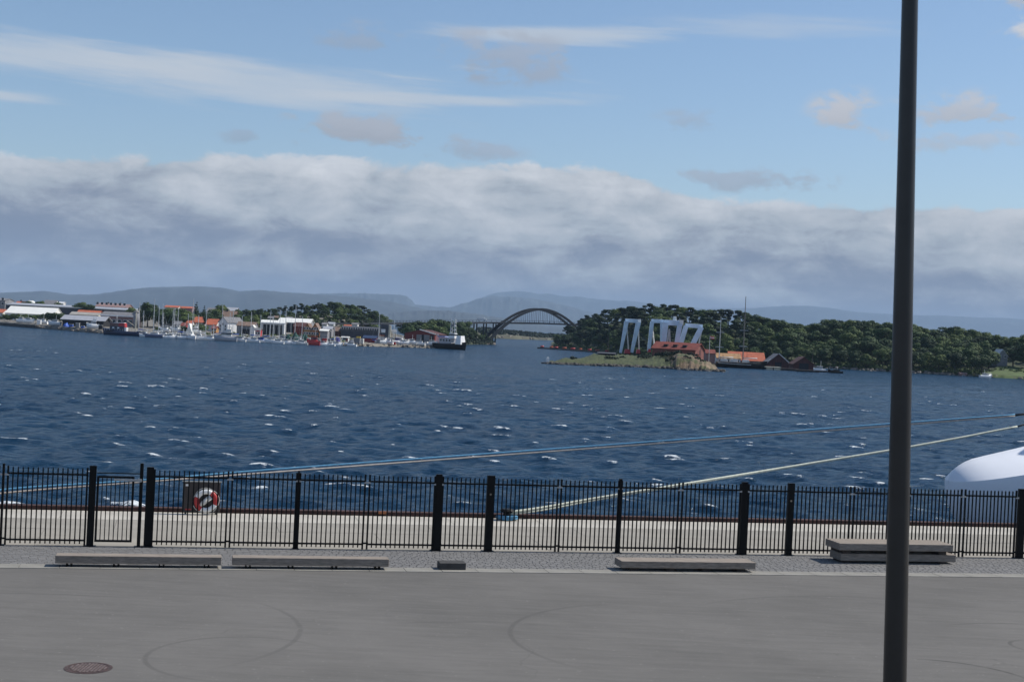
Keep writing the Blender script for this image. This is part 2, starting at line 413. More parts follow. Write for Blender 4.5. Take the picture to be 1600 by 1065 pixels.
    g.l.new(g.mix(fm, deep, (0.66, 0.70, 0.72, 1)), b.inputs['Base Color'])
    g.l.new(g.m('ADD', 0.10, g.m('MULTIPLY', fm, 0.7)), b.inputs['Roughness'])
    b.inputs['IOR'].default_value = 1.333; b.inputs['Specular IOR Level'].default_value = 0.20
    mp = g.node('ShaderNodeMapping'); mp.inputs['Rotation'].default_value = (0, 0, R(12)); mp.inputs['Scale'].default_value = (0.45, 1.0, 1); g.l.new(ob, mp.inputs[0])
    hgt = g.m('ADD', g.m('MULTIPLY', g.noise(mp.outputs[0], 2.6, 6, 0.62, 0.6), 0.16), g.m('MULTIPLY', g.noise(mp.outputs[0], 0.55, 3, 0.5, 0.4), 0.14))
    bn = g.node('ShaderNodeBump'); bn.inputs['Strength'].default_value = 1.0; bn.inputs['Distance'].default_value = 1.0
    g.l.new(hgt, bn.inputs['Height'])
    # small wavelets keep their slopes at every distance
    wn = g.node('ShaderNodeTexNoise'); wn.inputs['Scale'].default_value = 2.1; wn.inputs['Detail'].default_value = 5; wn.inputs['Roughness'].default_value = 0.65; wn.inputs['Distortion'].default_value = 0.4
    g.l.new(mp.outputs[0], wn.inputs['Vector'])
    v1 = g.node('ShaderNodeVectorMath', operation='SUBTRACT'); g.l.new(wn.outputs['Color'], v1.inputs[0]); v1.inputs[1].default_value = (.5, .5, .5)
    v2 = g.node('ShaderNodeVectorMath', operation='MULTIPLY'); g.l.new(v1.outputs[0], v2.inputs[0]); v2.inputs[1].default_value = (1.3, 2.1, 0.0)
    v3 = g.node('ShaderNodeVectorMath', operation='ADD'); g.l.new(v2.outputs[0], v3.inputs[0]); g.l.new(bn.outputs[0], v3.inputs[1])
    v4 = g.node('ShaderNodeVectorMath', operation='NORMALIZE'); g.l.new(v3.outputs[0], v4.inputs[0]); g.l.new(v4.outputs[0], b.inputs['Normal'])
    # chop hides part of the mirror-like far faces: cap the sheen
    fr = g.node('ShaderNodeFresnel'); fr.inputs['IOR'].default_value = 1.333; g.l.new(v4.outputs[0], fr.inputs['Normal'])
    gl = g.node('ShaderNodeBsdfGlossy'); gl.inputs['Roughness'].default_value = 0.12; g.l.new(v4.outputs[0], gl.inputs['Normal'])
    df = g.node('ShaderNodeBsdfDiffuse'); g.l.new(g.mix(fm, deep, (0.66, 0.70, 0.72, 1)), df.inputs['Color']); g.l.new(v4.outputs[0], df.inputs['Normal'])
    fac = g.m('MULTIPLY', g.m('MINIMUM', g.m('MULTIPLY', fr.outputs[0], 1.0), 0.44), g.m('SUBTRACT', 1.0, fm))
    mx = g.node('ShaderNodeMixShader'); g.l.new(fac, mx.inputs[0]); g.l.new(df.outputs[0], mx.inputs[1]); g.l.new(gl.outputs[0], mx.inputs[2])
    g.l.new(mx.outputs[0], mt.node_tree.nodes['Material Output'].inputs['Surface'])
    me.materials.append(mt)
    o = bpy.data.objects.new('water', me); COL.objects.link(o); o['kind'] = 'structure'; o['label'] = 'choppy dark blue harbour water with whitecaps'
build_water()

# ------------------------------------------------------------------ quay, apron, setts, asphalt
def sheet(name, u0, u1, v0, v1, z, material, nu=1, nv=1):
    mb = MB()
    vs = [q(u0 + (u1 - u0) * i / nu, v0 + (v1 - v0) * j / nv, z) for j in range(nv + 1) for i in range(nu + 1)]
    fs = [(j * (nu + 1) + i, j * (nu + 1) + i + 1, (j + 1) * (nu + 1) + i + 1, (j + 1) * (nu + 1) + i) for j in range(nv) for i in range(nu)]
    mb.add(vs, fs); o = mb.build(name, material); o['kind'] = 'structure'; return o

def asphalt_mat():
    mt = bpy.data.materials.new('asphalt'); mt.use_nodes = True
    g = NG(mt.node_tree); b = mt.node_tree.nodes['Principled BSDF']
    tc = g.node('ShaderNodeTexCoord'); ob = tc.outputs['Object']
    n1 = g.noise(ob, 0.22, 5, 0.6); n2 = g.noise(ob, 60, 2, 0.7)
    mp = g.node('ShaderNodeMapping'); mp.inputs['Rotation'].default_value = (0, 0, -A); mp.inputs['Scale'].default_value = (0.35, 3.0, 1); g.l.new(ob, mp.inputs[0])
    n3 = g.noise(mp.outputs[0], 1.4, 5, 0.65)
    c = g.ramp(g.m('ADD', g.m('MULTIPLY', n1, 0.6), g.m('MULTIPLY', n3, 0.4)), [(0.38, (0.114, 0.109, 0.100)), (0.62, (0.166, 0.158, 0.146))])
    c = g.mix(g.m('MULTIPLY', n2, 0.5), c, (0.09, 0.087, 0.083, 1))
    c = g.mix(g.m('MULTIPLY', g.smooth(g.noise(mp.outputs[0], 5.0, 6, 0.7), 0.5, 0.75), 0.45), c, (0.085, 0.081, 0.077, 1))
    c = g.mix(g.m('MULTIPLY', g.smooth(g.noise(mp.outputs[0], 9.0, 3, 0.6), 0.62, 0.75), 0.35), c, (0.24, 0.23, 0.21, 1))
    vo = g.node('ShaderNodeTexVoronoi', feature='DISTANCE_TO_EDGE'); vo.inputs['Scale'].default_value = 0.09; wv = g.node('ShaderNodeVectorMath', operation='ADD'); nn = g.node('ShaderNodeTexNoise'); nn.inputs['Scale'].default_value = 1.2; g.l.new(ob, nn.inputs['Vector']); g.l.new(ob, wv.inputs[0]); g.l.new(nn.outputs['Color'], wv.inputs[1]); g.l.new(wv.outputs[0], vo.inputs['Vector'])
    c = g.mix(g.m('MULTIPLY', g.m('MULTIPLY', g.smooth(vo.outputs['Distance'], 0.0022, 0.0006), g.smooth(n1, 0.48, 0.6)), 0.2), c, (0.05, 0.048, 0.046, 1))
    sp = g.smooth(g.noise(ob, 11, 2, 0.5), 0.70, 0.74); c = g.mix(g.m('MULTIPLY', sp, 0.4), c, (0.30, 0.29, 0.27, 1))
    sep = g.node('ShaderNodeSeparateXYZ'); g.l.new(ob, sep.inputs[0]); X, Y = sep.outputs[0], sep.outputs[1]
    # curved tyre marks left by turning vehicles
    def arc(cx, cy, r, a0, a1, wd, amt):
        nonlocal c
        dx = g.m('SUBTRACT', X, cx); dy = g.m('SUBTRACT', Y, cy)
        d = g.m('SQRT', g.m('ADD', g.m('MULTIPLY', dx, dx), g.m('MULTIPLY', dy, dy)))
        band = g.smooth(g.m('ABSOLUTE', g.m('SUBTRACT', d, r)), wd, wd * 0.35)
        an = g.m('ARCTAN2', dy, dx)
        rel = g.m('MODULO', g.m('ADD', g.m('SUBTRACT', an, a0), 12.566), 6.28318)
        w = (a1 - a0)
        seg = g.m('MULTIPLY', g.smooth(rel, 0.0, 0.35 * w), g.smooth(rel, w, 0.7 * w))
        f = g.m('MULTIPLY', g.m('MULTIPLY', band, seg), g.m('MULTIPLY', g.smooth(n3, 0.25, 0.6), amt))
        c = g.mix(f, c, (0.035, 0.033, 0.032, 1))
    for args in ARCS: arc(*args)
    g.l.new(c, b.inputs['Base Color']); b.inputs['Roughness'].default_value = 0.9; b.inputs['Specular IOR Level'].default_value = 0.3
    bn = g.node('ShaderNodeBump'); bn.inputs['Strength'].default_value = 0.5; bn.inputs['Distance'].default_value = 0.006
    g.l.new(g.noise(ob, 55, 3, 0.7), bn.inputs['Height']); g.l.new(bn.outputs[0], b.inputs['Normal'])
    return mt
def circ3(p1, p2, p3):
    ax, ay, bx, by, cx, cy = p1.x, p1.y, p2.x, p2.y, p3.x, p3.y
    d = 2 * (ax * (by - cy) + bx * (cy - ay) + cx * (ay - by))
    ux = ((ax**2 + ay**2) * (by - cy) + (bx**2 + by**2) * (cy - ay) + (cx**2 + cy**2) * (ay - by)) / d
    uy = ((ax**2 + ay**2) * (cx - bx) + (bx**2 + by**2) * (ax - cx) + (cx**2 + cy**2) * (bx - ax)) / d
    r = math.hypot(ax - ux, ay - uy)
    return ux, uy, r
def arc_px(a, b, c, wd=0.09, amt=0.7):
    P = [gnd(*a, QZ), gnd(*b, QZ), gnd(*c, QZ)]
    cx, cy, r = circ3(*P)
    an = [math.atan2(p.y - cy, p.x - cx) for p in P]
    # travel from a to c through b, counter-clockwise
    def ccw(x, y): return (y - x) % (2 * math.pi)
    if ccw(an[0], an[1]) < ccw(an[0], an[2]): a0, span = an[0], ccw(an[0], an[2])
    else: a0, span = an[2], ccw(an[2], an[0])
    return (cx, cy, r, a0 - 0.25 * span, a0 + 1.25 * span, wd, amt)
ARCS = [arc_px((420, 946), (469, 985), (380, 1034), 0.08, 0.26),
        arc_px((935, 944), (798, 982), (860, 1030), 0.08, 0.33),
        arc_px((470, 1002), (240, 1044), (300, 1060), 0.07, 0.3),
        arc_px((1120, 940), (1240, 931), (1370, 933), 0.08, 0.28),
        arc_px((1490, 975), (1540, 973), (1600, 974), 0.07, 0.45),
        arc_px((1600, 999), (1579, 1006), (1600, 1014), 0.07, 0.45),
        arc_px((1450, 1030), (1530, 1040), (1600, 1058), 0.07, 0.7),
        arc_px((0, 926), (60, 927), (180, 932), 0.07, 0.4),
        arc_px((640, 972), (700, 971), (780, 971), 0.07, 0.25)]

UL, UR = -70.0, 95.0
VA, VK, VF, VE = 37.7, 38.28, 41.3, 48.9
mb = MB()
c8 = [q(UL, -60, -0.02), q(UR, -60, -0.02), q(UR, VE - .3, -0.02), q(UL, VE - .3, -0.02)]
lo = [p - Vector((0, 0, 5.2)) for p in c8]
mb.add(c8 + lo, [(0, 1, 2, 3), (7, 6, 5, 4), (0, 4, 5, 1), (1, 5, 6, 2), (2, 6, 7, 3), (3, 7, 4, 0)])
o = mb.build('quay', M_conc); o['kind'] = 'structure'
quay_o = o
sheet('asphalt_yard', UL, UR, -60, VA, 0.0, asphalt_mat())
M_kerb = mat('kerb_concrete', (0.235, 0.225, 0.200), 0.9, var=0.22, vscale=1.1, bump=0.5, bscale=14)
sheet('bedding', UL, UR, VA, VF + .08, -0.008, mat('joint_sand', (0.12, 0.115, 0.11), 0.95, var=0.2, vscale=5))

# kerb stones between asphalt and setts: one real stone each
kerb_root = tag(sheet('kerb', UL, UR, VA + .02, VK - .02, -0.004, M_kerb), None, None, None, 'structure')
proto = None; u = -20.0; k = 0
while u < 26:
    if proto is None:
        mb = MB(); mb.box((0, 0, -0.03), (0.985, VK - VA - 0.01, 0.08), (UD, VD, Vector((0, 0, 1)))); me = mb.build('kerb_stone', M_kerb).data
        proto = bpy.data.objects['kerb_stone']; ob_ = proto
    else:
        ob_ = bpy.data.objects.new('kerb_stone', me); COL.objects.link(ob_)
    ob_.parent = kerb_root; ob_.location = q(u + .5, (VA + VK) / 2, 0.002 + random.uniform(-.002, .003)); u += 1.0

# grey granite setts (about 3 px each: joined)
def build_setts():
    mt = bpy.data.materials.new('granite_setts'); mt.use_nodes = True
    g = NG(mt.node_tree); b = mt.node_tree.nodes['Principled BSDF']
    a = g.node('ShaderNodeAttribute', attribute_name='shade')
    tc = g.node('ShaderNodeTexCoord')
    c = g.ramp(g.m('ADD', g.m('MULTIPLY', a.outputs['Fac'], 0.7), g.m('MULTIPLY', g.noise(tc.outputs['Object'], 0.5, 4, 0.6), 0.4)), [(0.2, (0.150, 0.147, 0.143)), (0.9, (0.186, 0.182, 0.177))])
    g.l.new(c, b.inputs['Base Color']); b.inputs['Roughness'].default_value = 0.85
    rng = random.Random(3)
    vs = []; fs = []; sh = []
    L_, W_ = 0.215, 0.135
    nv = int((VF - .02 - VK) / W_); W_ = (VF - .02 - VK) / nv
    for j in range(nv):
        u = -21 + (j % 2) * L_ / 2 + rng.uniform(-.02, .02)
        while u < 27:
            l = L_ * rng.uniform(.85, 1.12); dz = rng.uniform(-.002, .003); g_ = 0.006
            a_, b_, c_, d_ = u + g_, u + l - g_, VK + j * W_ + g_, VK + (j + 1) * W_ - g_
            e = .006; i0 = len(vs)
            for (uu, vv) in ((a_, c_), (b_, c_), (b_, d_), (a_, d_)): vs.append(tuple(q(uu, vv, -0.02)))
            tz = [dz + rng.uniform(-.001, .001) for _ in range(4)]
            for n_, (uu, vv) in enumerate(((a_ + e, c_ + e), (b_ - e, c_ + e), (b_ - e, d_ - e), (a_ + e, d_ - e))): vs.append(tuple(q(uu, vv, 0.004 + tz[n_])))
            fs += [(i0 + 4, i0 + 5, i0 + 6, i0 + 7), (i0, i0 + 1, i0 + 5, i0 + 4), (i0 + 1, i0 + 2, i0 + 6, i0 + 5), (i0 + 2, i0 + 3, i0 + 7, i0 + 6), (i0 + 3, i0, i0 + 4, i0 + 7)]
            s_ = rng.random(); sh += [s_] * 5
            u += l
    me = bpy.data.meshes.new('setts'); me.from_pydata(vs, [], fs); me.update()
    at_ = me.attributes.new('shade', 'FLOAT', 'FACE'); at_.data.foreach_set('value', sh)
    me.materials.append(mt); o = bpy.data.objects.new('setts', me); COL.objects.link(o); o['kind'] = 'stuff'
    tag(o, 'strip of small grey granite paving setts between fence and asphalt', 'paving')
build_setts()
# apron beyond the fence: concrete slabs and a paler edge course
M_ap1 = mat('apron_concrete', (0.285, 0.265, 0.228), 0.9, var=0.13, vscale=0.35, bump=0.25, bscale=12, stretch=(0.5, 2.0, 1))
M_ap2 = mat('edge_concrete', (0.42, 0.395, 0.345), 0.9, var=0.13, vscale=0.5, bump=0.25, bscale=12)
apron = sheet('apron', UL, UR, VF + .08, VE - .34, -0.006, mat('joint_dark', (0.12, .115, .11), .9))
def slabs(name, v0, v1, L_, m_, z, u0=-24.0, u1=30.0, jit=.002):
    u = u0; me = None
    while u < u1:
        if me is None:
            mb = MB(); mb.box((0, 0, -.05), (L_ - .014, v1 - v0 - .012, .1), (UD, VD, Vector((0, 0, 1)))); ob_ = mb.build(name, m_); me = ob_.data
        else: ob_ = bpy.data.objects.new(name, me); COL.objects.link(ob_)
        ob_.parent = apron; ob_.location = q(u + L_ / 2, (v0 + v1) / 2, z + random.uniform(-jit, jit)); u += L_
slabs('concrete_slab', VF + .10, 44.5, 5.0, M_ap1, 0.0)
slabs('concrete_slab', 44.5, 46.6, 5.0, M_ap1, 0.002, -22.0)
slabs('edge_slab', 46.6, VE - .36, 3.2, M_ap2, 0.004, -23.0)
# quay edge: rust-brown fender beam and the dark face below
mb = MB(); mb.box(q(12.5, VE - .17, -0.04), (UR - UL, .34, .36), (UD, VD, Vector((0, 0, 1))))
eb = mb.build('quay_kerb', M_rust); tag(eb, None, None, None, 'structure')
mb = MB(); mb.box(q(12.5, VE - .27, -3.2), (UR - UL, .3, 5.0), (UD, VD, Vector((0, 0, 1)))); o = mb.build('quay_wall', M_rockdark); o['kind'] = 'structure'
mb = MB(); mb.box((0, 0, 0), (.34, .05, .06), (UD, VD, Vector((0, 0, 1)))); mb.box((0, 0.02, .04), (.34, .08, .02), (UD, VD, Vector((0, 0, 1))))
o = mb.build('ladder_rail', mat('orange_paint', (.34, .12, .04), .6)); o.location = q(uat(597, 798, VE - .37), VE - .37, .11)
tag(o, 'short orange ladder rail on the rust-brown quay edge behind the fence', 'ladder rail')

# manhole cover in the asphalt
def manhole():
    c = gnd(138, 1043, QZ); t = thing('manhole_cover', 'round rusty cast-iron manhole cover set in the grey asphalt', 'manhole cover', c)
    mb = MB()
    n = 40
    for (r1, r2, z) in ((.44, .385, .006),):
        vs = []
        for k in range(n):
            a = 2 * math.pi * k / n; vs += [c + Vector((r1 * math.cos(a), r1 * math.sin(a), z)), c + Vector((r2 * math.cos(a), r2 * math.sin(a), z)), c + Vector((r2 * math.cos(a), r2 * math.sin(a), -.02))]
        fs = []
        for k in range(n):
            j = (k + 1) % n; fs += [(3 * k, 3 * j, 3 * j + 1, 3 * k + 1), (3 * k + 1, 3 * j + 1, 3 * j + 2, 3 * k + 2)]
        mb.add(vs, fs)
    mb.build('frame', M_castiron, t)
    mb = MB(); mb.cyl(c + Vector((0, 0, -.012)), .375, .016, 40); cov = mb.build('cover', M_castiron, t)
    mb = MB()
    for i in range(-5, 6):
        for j in range(-5, 6):
            x_, y_ = i * .062, j * .062
            if math.hypot(x_, y_) < .33: mb.box(c + Vector((x_, y_, .008)), (.036, .036, .014))
    s_ = sub(cov, mb, 'stud_pattern', M_castiron_l); s_['kind'] = 'stuff'
manhole()

# ------------------------------------------------------------------ benches
AX = (UD, VD, Vector((0, 0, 1)))
def bench(px0, px1, pyf, vf, depth, zt, th, label, feet, legs_wide, z0=0.0, name='timber_bench', group='low timber benches on the quay', planks=1):
    ua, ub = uat(px0, pyf, vf), uat(px1, pyf, vf)
    t = thing(name, label, 'bench', q((ua + ub) / 2, vf + depth / 2, z0), group)
    w = depth / planks
    for i in range(planks):
        mb = MB(); mb.box(q((ua + ub) / 2, vf + w * (i + .5), z0 + zt - th / 2 + (random.uniform(-.003, .003) if planks > 1 else 0)), (ub - ua, w - .008 * (planks > 1), th), AX)
        mb.build('beam' if planks > 1 else 'seat', M_timber, t, bevel=.012)
    for f in feet:
        uc = ua + (ub - ua) * f
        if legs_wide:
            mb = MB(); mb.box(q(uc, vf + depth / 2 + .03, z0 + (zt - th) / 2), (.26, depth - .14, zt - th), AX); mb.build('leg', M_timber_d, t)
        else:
            for s_ in (-1, 1):
                mb = MB(); mb.box(q(uc + s_ * .055, vf + depth / 2 + .02, z0 + (zt - th) / 2), (.035, depth - .12, zt - th), AX); mb.build('leg', M_black, t)
    return t, ua, ub
bench(86, 346, 877, 37.86, .42, .31, .205, 'long grey timber bench nearest the gate, leftmost of the low benches', (.08, .36, .635, .91), False)
bench(363, 608, 878, 37.86, .42, .31, .205, 'long grey timber bench between the leftmost bench and the dark concrete block', (.1, .37, .65, .93), False)
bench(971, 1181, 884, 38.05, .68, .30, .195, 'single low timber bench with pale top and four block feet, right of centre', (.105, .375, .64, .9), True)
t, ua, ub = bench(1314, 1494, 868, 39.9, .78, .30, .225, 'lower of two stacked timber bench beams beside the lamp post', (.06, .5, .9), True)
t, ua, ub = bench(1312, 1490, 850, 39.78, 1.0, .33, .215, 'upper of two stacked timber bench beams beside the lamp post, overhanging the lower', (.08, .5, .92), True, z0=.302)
# dark block
ua, ub = uat(687, 888, 38.0), uat(728, 888, 38.0)
mb = MB(); mb.box(q((ua + ub) / 2, 38.22, .10), (ub - ua, .45, .20), AX); o = mb.build('concrete_block', mat('dark_block', (.05, .048, .046), .85, var=.3, vscale=4, bump=.3), bevel=.015)
reorigin(o, q((ua + ub) / 2, 38.22)); tag(o, 'small dark grey block alone on the pale kerb strip between the benches', 'block')

# ------------------------------------------------------------------ fence
def build_fence():
    up = Vector((0, 0, 1))
    mid = lambda px: uat(px, 795 + (px - 800) * .025, VF)
    t = thing('fence', 'long black steel bar fence with flat posts along the quay', 'fence', q(0, VF))
    bar_me = None
    HB = 2.2; RT = 2.02; RB = .17
    def bar(u, parent=t, h=HB, z0=.05, nm='bar', w=.034):
        nonlocal bar_me
        mb = MB(); mb.box((0, 0, (h + z0) / 2), (w, .034, h - z0 - .03), AX); mb.box((0, 0, h - .015), (w, .034, .03), AX, taper=.3)
        key = (round(h, 2), round(z0, 2), w)
        if key not in cache:
            o = mb.build(nm, M_black); cache[key] = o.data
        else:
            o = bpy.data.objects.new(nm, cache[key]); COL.objects.link(o)
        o.parent = parent; o.location = q(u, VF) - parent.location
    cache = {}
    def rail(u0_, u1_, z, parent=t, w=.04, h=.05):
        mb = MB(); mb.box(q((u0_ + u1_) / 2, VF - .034, z), (u1_ - u0_, w, h), AX); mb.build('rail', M_black, parent)
    def post(u, w, h=2.28, d=.10, parent=t):
        mb = MB(); mb.box(q(u, VF, h / 2), (w, d, h), AX); mb.box(q(u, VF, .01), (w + .14, d + .14, .02), AX)
        mb.build('post', M_black, parent)
    # panels: (px of left stile, px of right stile) read on the photograph; thick posts apart
    panels = [(-112, -3), (11, 135), (240, 355), (361.5, 462), (467.5, 569), (576, 678), (690.5, 761), (770.5, 870),
              (875.5, 965), (970, 1059), (1065, 1155), (1168, 1231), (1238.5, 1327), (1333, 1415), (1420, 1500.5), (1506.5, 1586), (1600, 1690)]
    for a, b in panels:
        ua_, ub_ = mid(a), mid(b)
        for uu in (ua_, ub_):
            mb = MB(); mb.box(q(uu, VF, 1.12), (.05, .05, 2.2), AX); mb.build('stile', M_black, t)
        rail(ua_, ub_, RT); rail(ua_, ub_, RB)
        n = max(2, round((ub_ - ua_) / .135)); 
        for k in range(1, n): bar(ua_ + (ub_ - ua_) * k / n)
    for a, w in ((4, .06), (143.5, .19), (233, .20), (464.8, .05), (684, .19), (765, .23), (967.5, .09), (1161.5, .19), (1234, .21), (1594, .21), (1417, .08)):
        post(mid(a), w)
    # joint brackets between neighbouring panels
    for a, b in zip(panels[:-1], panels[1:]):
        if b[0] - a[1] < 16:
            for z in (.2, 1.98):
                mb = MB(); mb.box(q((mid(a[1]) + mid(b[0])) / 2, VF - .03, z), (mid(b[0]) - mid(a[1]) + .06, .03, .05), AX); mb.build('bracket', M_galv if z > 1 else M_black, t)
    # small yellow notices on the thick posts
    for a in (765, 1234):
        mb = MB(); mb.box(q(mid(a), VF - .055, 1.72), (.05, .006, .05), AX); mb.build('sticker', mat('sticker', (.35, .28, .2), .6), t)
    # gate
    g_ = thing('gate', 'narrow black bar gate between thick posts, with a pale latch bar along its top', 'gate', q(mid(180), VF))
    ga, gb = mid(152), mid(207)
    for uu in (ga, gb):
        mb = MB(); mb.box(q(uu, VF, 1.06), (.06, .05, 1.86), AX); mb.build('frame_post', M_black, g_)
    for z in (.16, 1.97):
        mb = MB(); mb.box(q((ga + gb) / 2, VF, z), (gb - ga, .045, .06), AX); mb.build('frame_rail', M_black, g_)
    n = 8
    for k in range(1, n): bar(ga + (gb - ga) * k / n, g_, 1.95, .16, 'bar', .026)
    lt = MB(); lt.box(q(mid(199), VF - .06, 1.9), (mid(221) - mid(177), .05, .055), AX); lt.box(q(mid(217), VF - .07, 1.9), (.1, .09, .09), AX); lt.build('latch', M_galv, g_)
    mb = MB(); mb.box(q(mid(219.5), VF, 1.19), (.095, .09, 2.38), AX); mb.box(q(mid(219.5), VF, .01), (.24, .2, .02), AX); mb.build('latch_post', M_black, g_)
    mb = MB(); mb.box(q((mid(150) + mid(219)) / 2, VF + .0, 2.08), (mid(219) - mid(150), .03, .03), AX); mb.build('top_bar', M_black, g_)
build_fence()

# ------------------------------------------------------------------ life-ring board, bollard, mooring ropes
def ring_board():
    v = VE - .75
    ua_, ub_ = uat(285, 780, v), uat(344, 780, v); uc = (ua_ + ub_) / 2
    zt = at(315, 753, q(uc, v).y).z - QZ
    t = thing('lifebuoy_board', 'dark board holding a life ring, standing at the quay edge behind the fence', 'rescue board', q(uc, v))
    M_bd = mat('board_brown', (.045, .036, .034), .6, var=.25, vscale=3)
    mb = MB(); mb.box(q(uc, v, .06 + (zt - .06) / 2), (ub_ - ua_, .06, zt - .06), AX); mb.build('board', M_bd, t, bevel=.01)
    for s_ in (-1, 1):
        mb = MB(); mb.box(q(uc + s_ * .5, v + .07, zt / 2), (.07, .07, zt), AX); mb.build('post', M_bd, t)
    mb = MB(); mb.box(q(uc, v - .01, zt + .02), (ub_ - ua_ + .06, .16, .03), AX); mb.build('cap', mat('board_cap', (.2, .2, .19), .6), t)
    mb = MB(); mb.box(q(ua_ + .14, v - .034, zt - .1), (.11, .008, .07), AX); mb.build('notice', M_white, t)
    mb = MB(); mb.box(q(ua_ + .2, v - .034, .17), (.2, .008, .045), AX); mb.build('red_notice', M_brightred, t)
    # the ring
    cu = uat(322, 781, v - .1); cz = at(322, 781.5, q(cu, v).y).z - QZ
    c0 = q(cu, v - .11, cz)
    r = thing('lifebuoy', 'red and white life ring with grab rope hanging on the dark board', 'life ring', c0)
    Rm, rm = .31, .085; n = 48; k2 = 12
    segs = []
    last = None
    for i in range(n):
        a0, a1 = 2 * math.pi * i / n, 2 * math.pi * (i + 1) / n
        ang = (math.degrees(a0) + 360) % 360
        isred = (ang % 180) < 68 if False else (((ang + 28) % 180) < 82)
        if isred != last: segs.append((isred, MB())); last = isred
        tgt = segs[-1][1]
        vs = []
        for a in (a0, a1):
            for k in range(k2):
                b = 2 * math.pi * k / k2
                rr = Rm + rm * math.cos(b)
                vs.append(c0 + UD * (rr * math.cos(a)) + Vector((0, 0, rr * math.sin(a))) + VD * (rm * .75 * math.sin(b)))
        tgt.add(vs, [(k, (k + 1) % k2, k2 + (k + 1) % k2, k2 + k) for k in range(k2)])
    for isr, s0 in segs: s0.build('red_section' if isr else 'white_section', M_brightred if isr else M_white, r, True)
    for s_ in range(4):
        a0 = math.pi / 4 + s_ * math.pi / 2 + .3
        pts = [c0 + UD * ((Rm + rm + .015 + .03 * math.sin(math.pi * j / 8)) * math.cos(a0 + j * math.pi / 16)) + Vector((0, 0, (Rm + rm + .015 + .03 * math.sin(math.pi * j / 8)) * math.sin(a0 + j * math.pi / 16))) for j in range(9)]
        mb = MB(); mb.tube(pts, .011, 6); mb.build('grab_rope', M_offwhite, r)
    # folded throw line in the middle
    mb = MB(); mb.tube([c0 + UD * (-.2) + Vector((0, 0, -.17)) + VD * .02, c0 + UD * (-.08) + Vector((0, 0, -.06)) - VD * .02, c0 + UD * .13 + Vector((0, 0, .16)) + VD * .0], [.05, .085, .06], 8)
    mb.tube([c0 + UD * .18 + Vector((0, 0, .1)), c0 + UD * .02 + Vector((0, 0, -.03)) - VD * .03, c0 + UD * .08 + Vector((0, 0, .12))], .05, 8)
    mb.build('throw_line', M_offwhite, r, True)
ring_board()

M_ropew = mat('pale_rope', (.50, .52, .44), .9, var=.2, vscale=8, bump=.5, bscale=40)
M_ropep = mat('pinkish_rope', (.42, .37, .33), .9, var=.2, vscale=8, bump=.5, bscale=40)
M_ropeb = mat('blue_rope', (.09, .26, .42), .85, var=.2, vscale=8, bump=.5, bscale=40)
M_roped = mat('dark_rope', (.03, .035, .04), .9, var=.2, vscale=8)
BU = uat(792, 806, VE - .8)
def bollard(u, v, label, blue):
    t = thing('bollard', label, 'bollard', q(u, v), 'mooring bollards on the quay edge')
    mb = MB(); mb.cyl(q(u, v, 0), .24, .05, 20); mb.cyl(q(u, v, .05), .15, .22, 20, r2=.13); mb.build('stem', M_black, t)
    mb = MB(); mb.cyl(q(u, v, .27), .16, .07, 20, r2=.27); mb.cyl(q(u, v, .34), .27, .06, 20, r2=.2); mb.build('head', M_black, t)
    pts = []
    rng = random.Random(5)
    for i in range(90):
        a = i * .42; rr = .26 + .10 * rng.random(); pts.append(q(u + rr * 1.15 * math.cos(a), v + rr * .8 * math.sin(a), .04 + .10 * (i / 90) + .03 * rng.random()))
    mb = MB(); mb.tube(pts, .028, 6); o = mb.build('coiled_rope', blue, None, True); reorigin(o, q(u, v)); tag(o, 'tangled blue rope lying round the foot of the black bollard' if blue is M_ropeb else 'rope coil round a bollard', 'rope')
bollard(BU, VE - .8, 'black mushroom bollard holding the pale mooring rope at the quay edge', M_ropeb)

def curve_through(cps, n=60):
    """smooth chain through (px,py,Y) points"""
    P = [at(*c) if not isinstance(c, Vector) else c for c in cps]
    P = [P[0] * 2 - P[1]] + P + [P[-1] * 2 - P[-2]]
    out = []
    for i in range(1, len(P) - 2):
        for k in range(n // (len(P) - 3)):
            s_ = k / (n // (len(P) - 3)); a, b, c, d = P[i - 1], P[i], P[i + 1], P[i + 2]
            out.append(0.5 * ((2 * b) + (c - a) * s_ + (2 * a - 5 * b + 4 * c - d) * s_ ** 2 + (3 * b - a - 3 * c + d) * s_ ** 3))
    out.append(P[-2]); return out
def yat(u, v): return q(u, v).y
HAWSE = q(54, 57.1, 4.9)
def twist(pts, off, r):
    mb = MB(); mb.tube([p + off for p in pts], r, 7); return mb
bY = q(BU, VE - .8).y
# left pair of ropes (blue over pinkish), from a bollard outside the picture on the left
LU = uat(-60, 806, VE - .7)
bollard(LU, VE - .7, 'black mooring bollard at the quay edge beyond the left end of the fence', M_roped)
yL = q(LU, VE - .7).y
ptsb = curve_through([q(LU, VE - .7, .22), (0, 765, yL + 1.0), (240, 748.5, 48.8), (400, 735, 51.0), (800, 705.5, 56.5), (1100, 683.5, 59.5), (1390, 661.5, 62), (1560, 649.5, 63.5), (1700, 640, 65), HAWSE], 90)
ptsp = curve_through([q(LU, VE - .7, .18), (0, 770.5, yL + 1.0), (240, 751.5, 48.8), (400, 739.5, 51.0), (800, 709.5, 56.5), (1100, 687.0, 59.5), (1390, 665, 62), (1560, 651.5, 63.5), (1700, 642, 65), HAWSE - Vector((0, 0, .12))], 90)
cut = int(len(ptsb) * .80)
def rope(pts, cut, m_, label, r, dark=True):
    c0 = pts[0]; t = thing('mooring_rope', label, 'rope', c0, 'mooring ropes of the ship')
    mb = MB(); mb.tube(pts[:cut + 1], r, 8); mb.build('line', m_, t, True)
    if dark: mb = MB(); mb.tube(pts[cut:], r * .8, 8); mb.build('ship_end', M_roped, t, True)
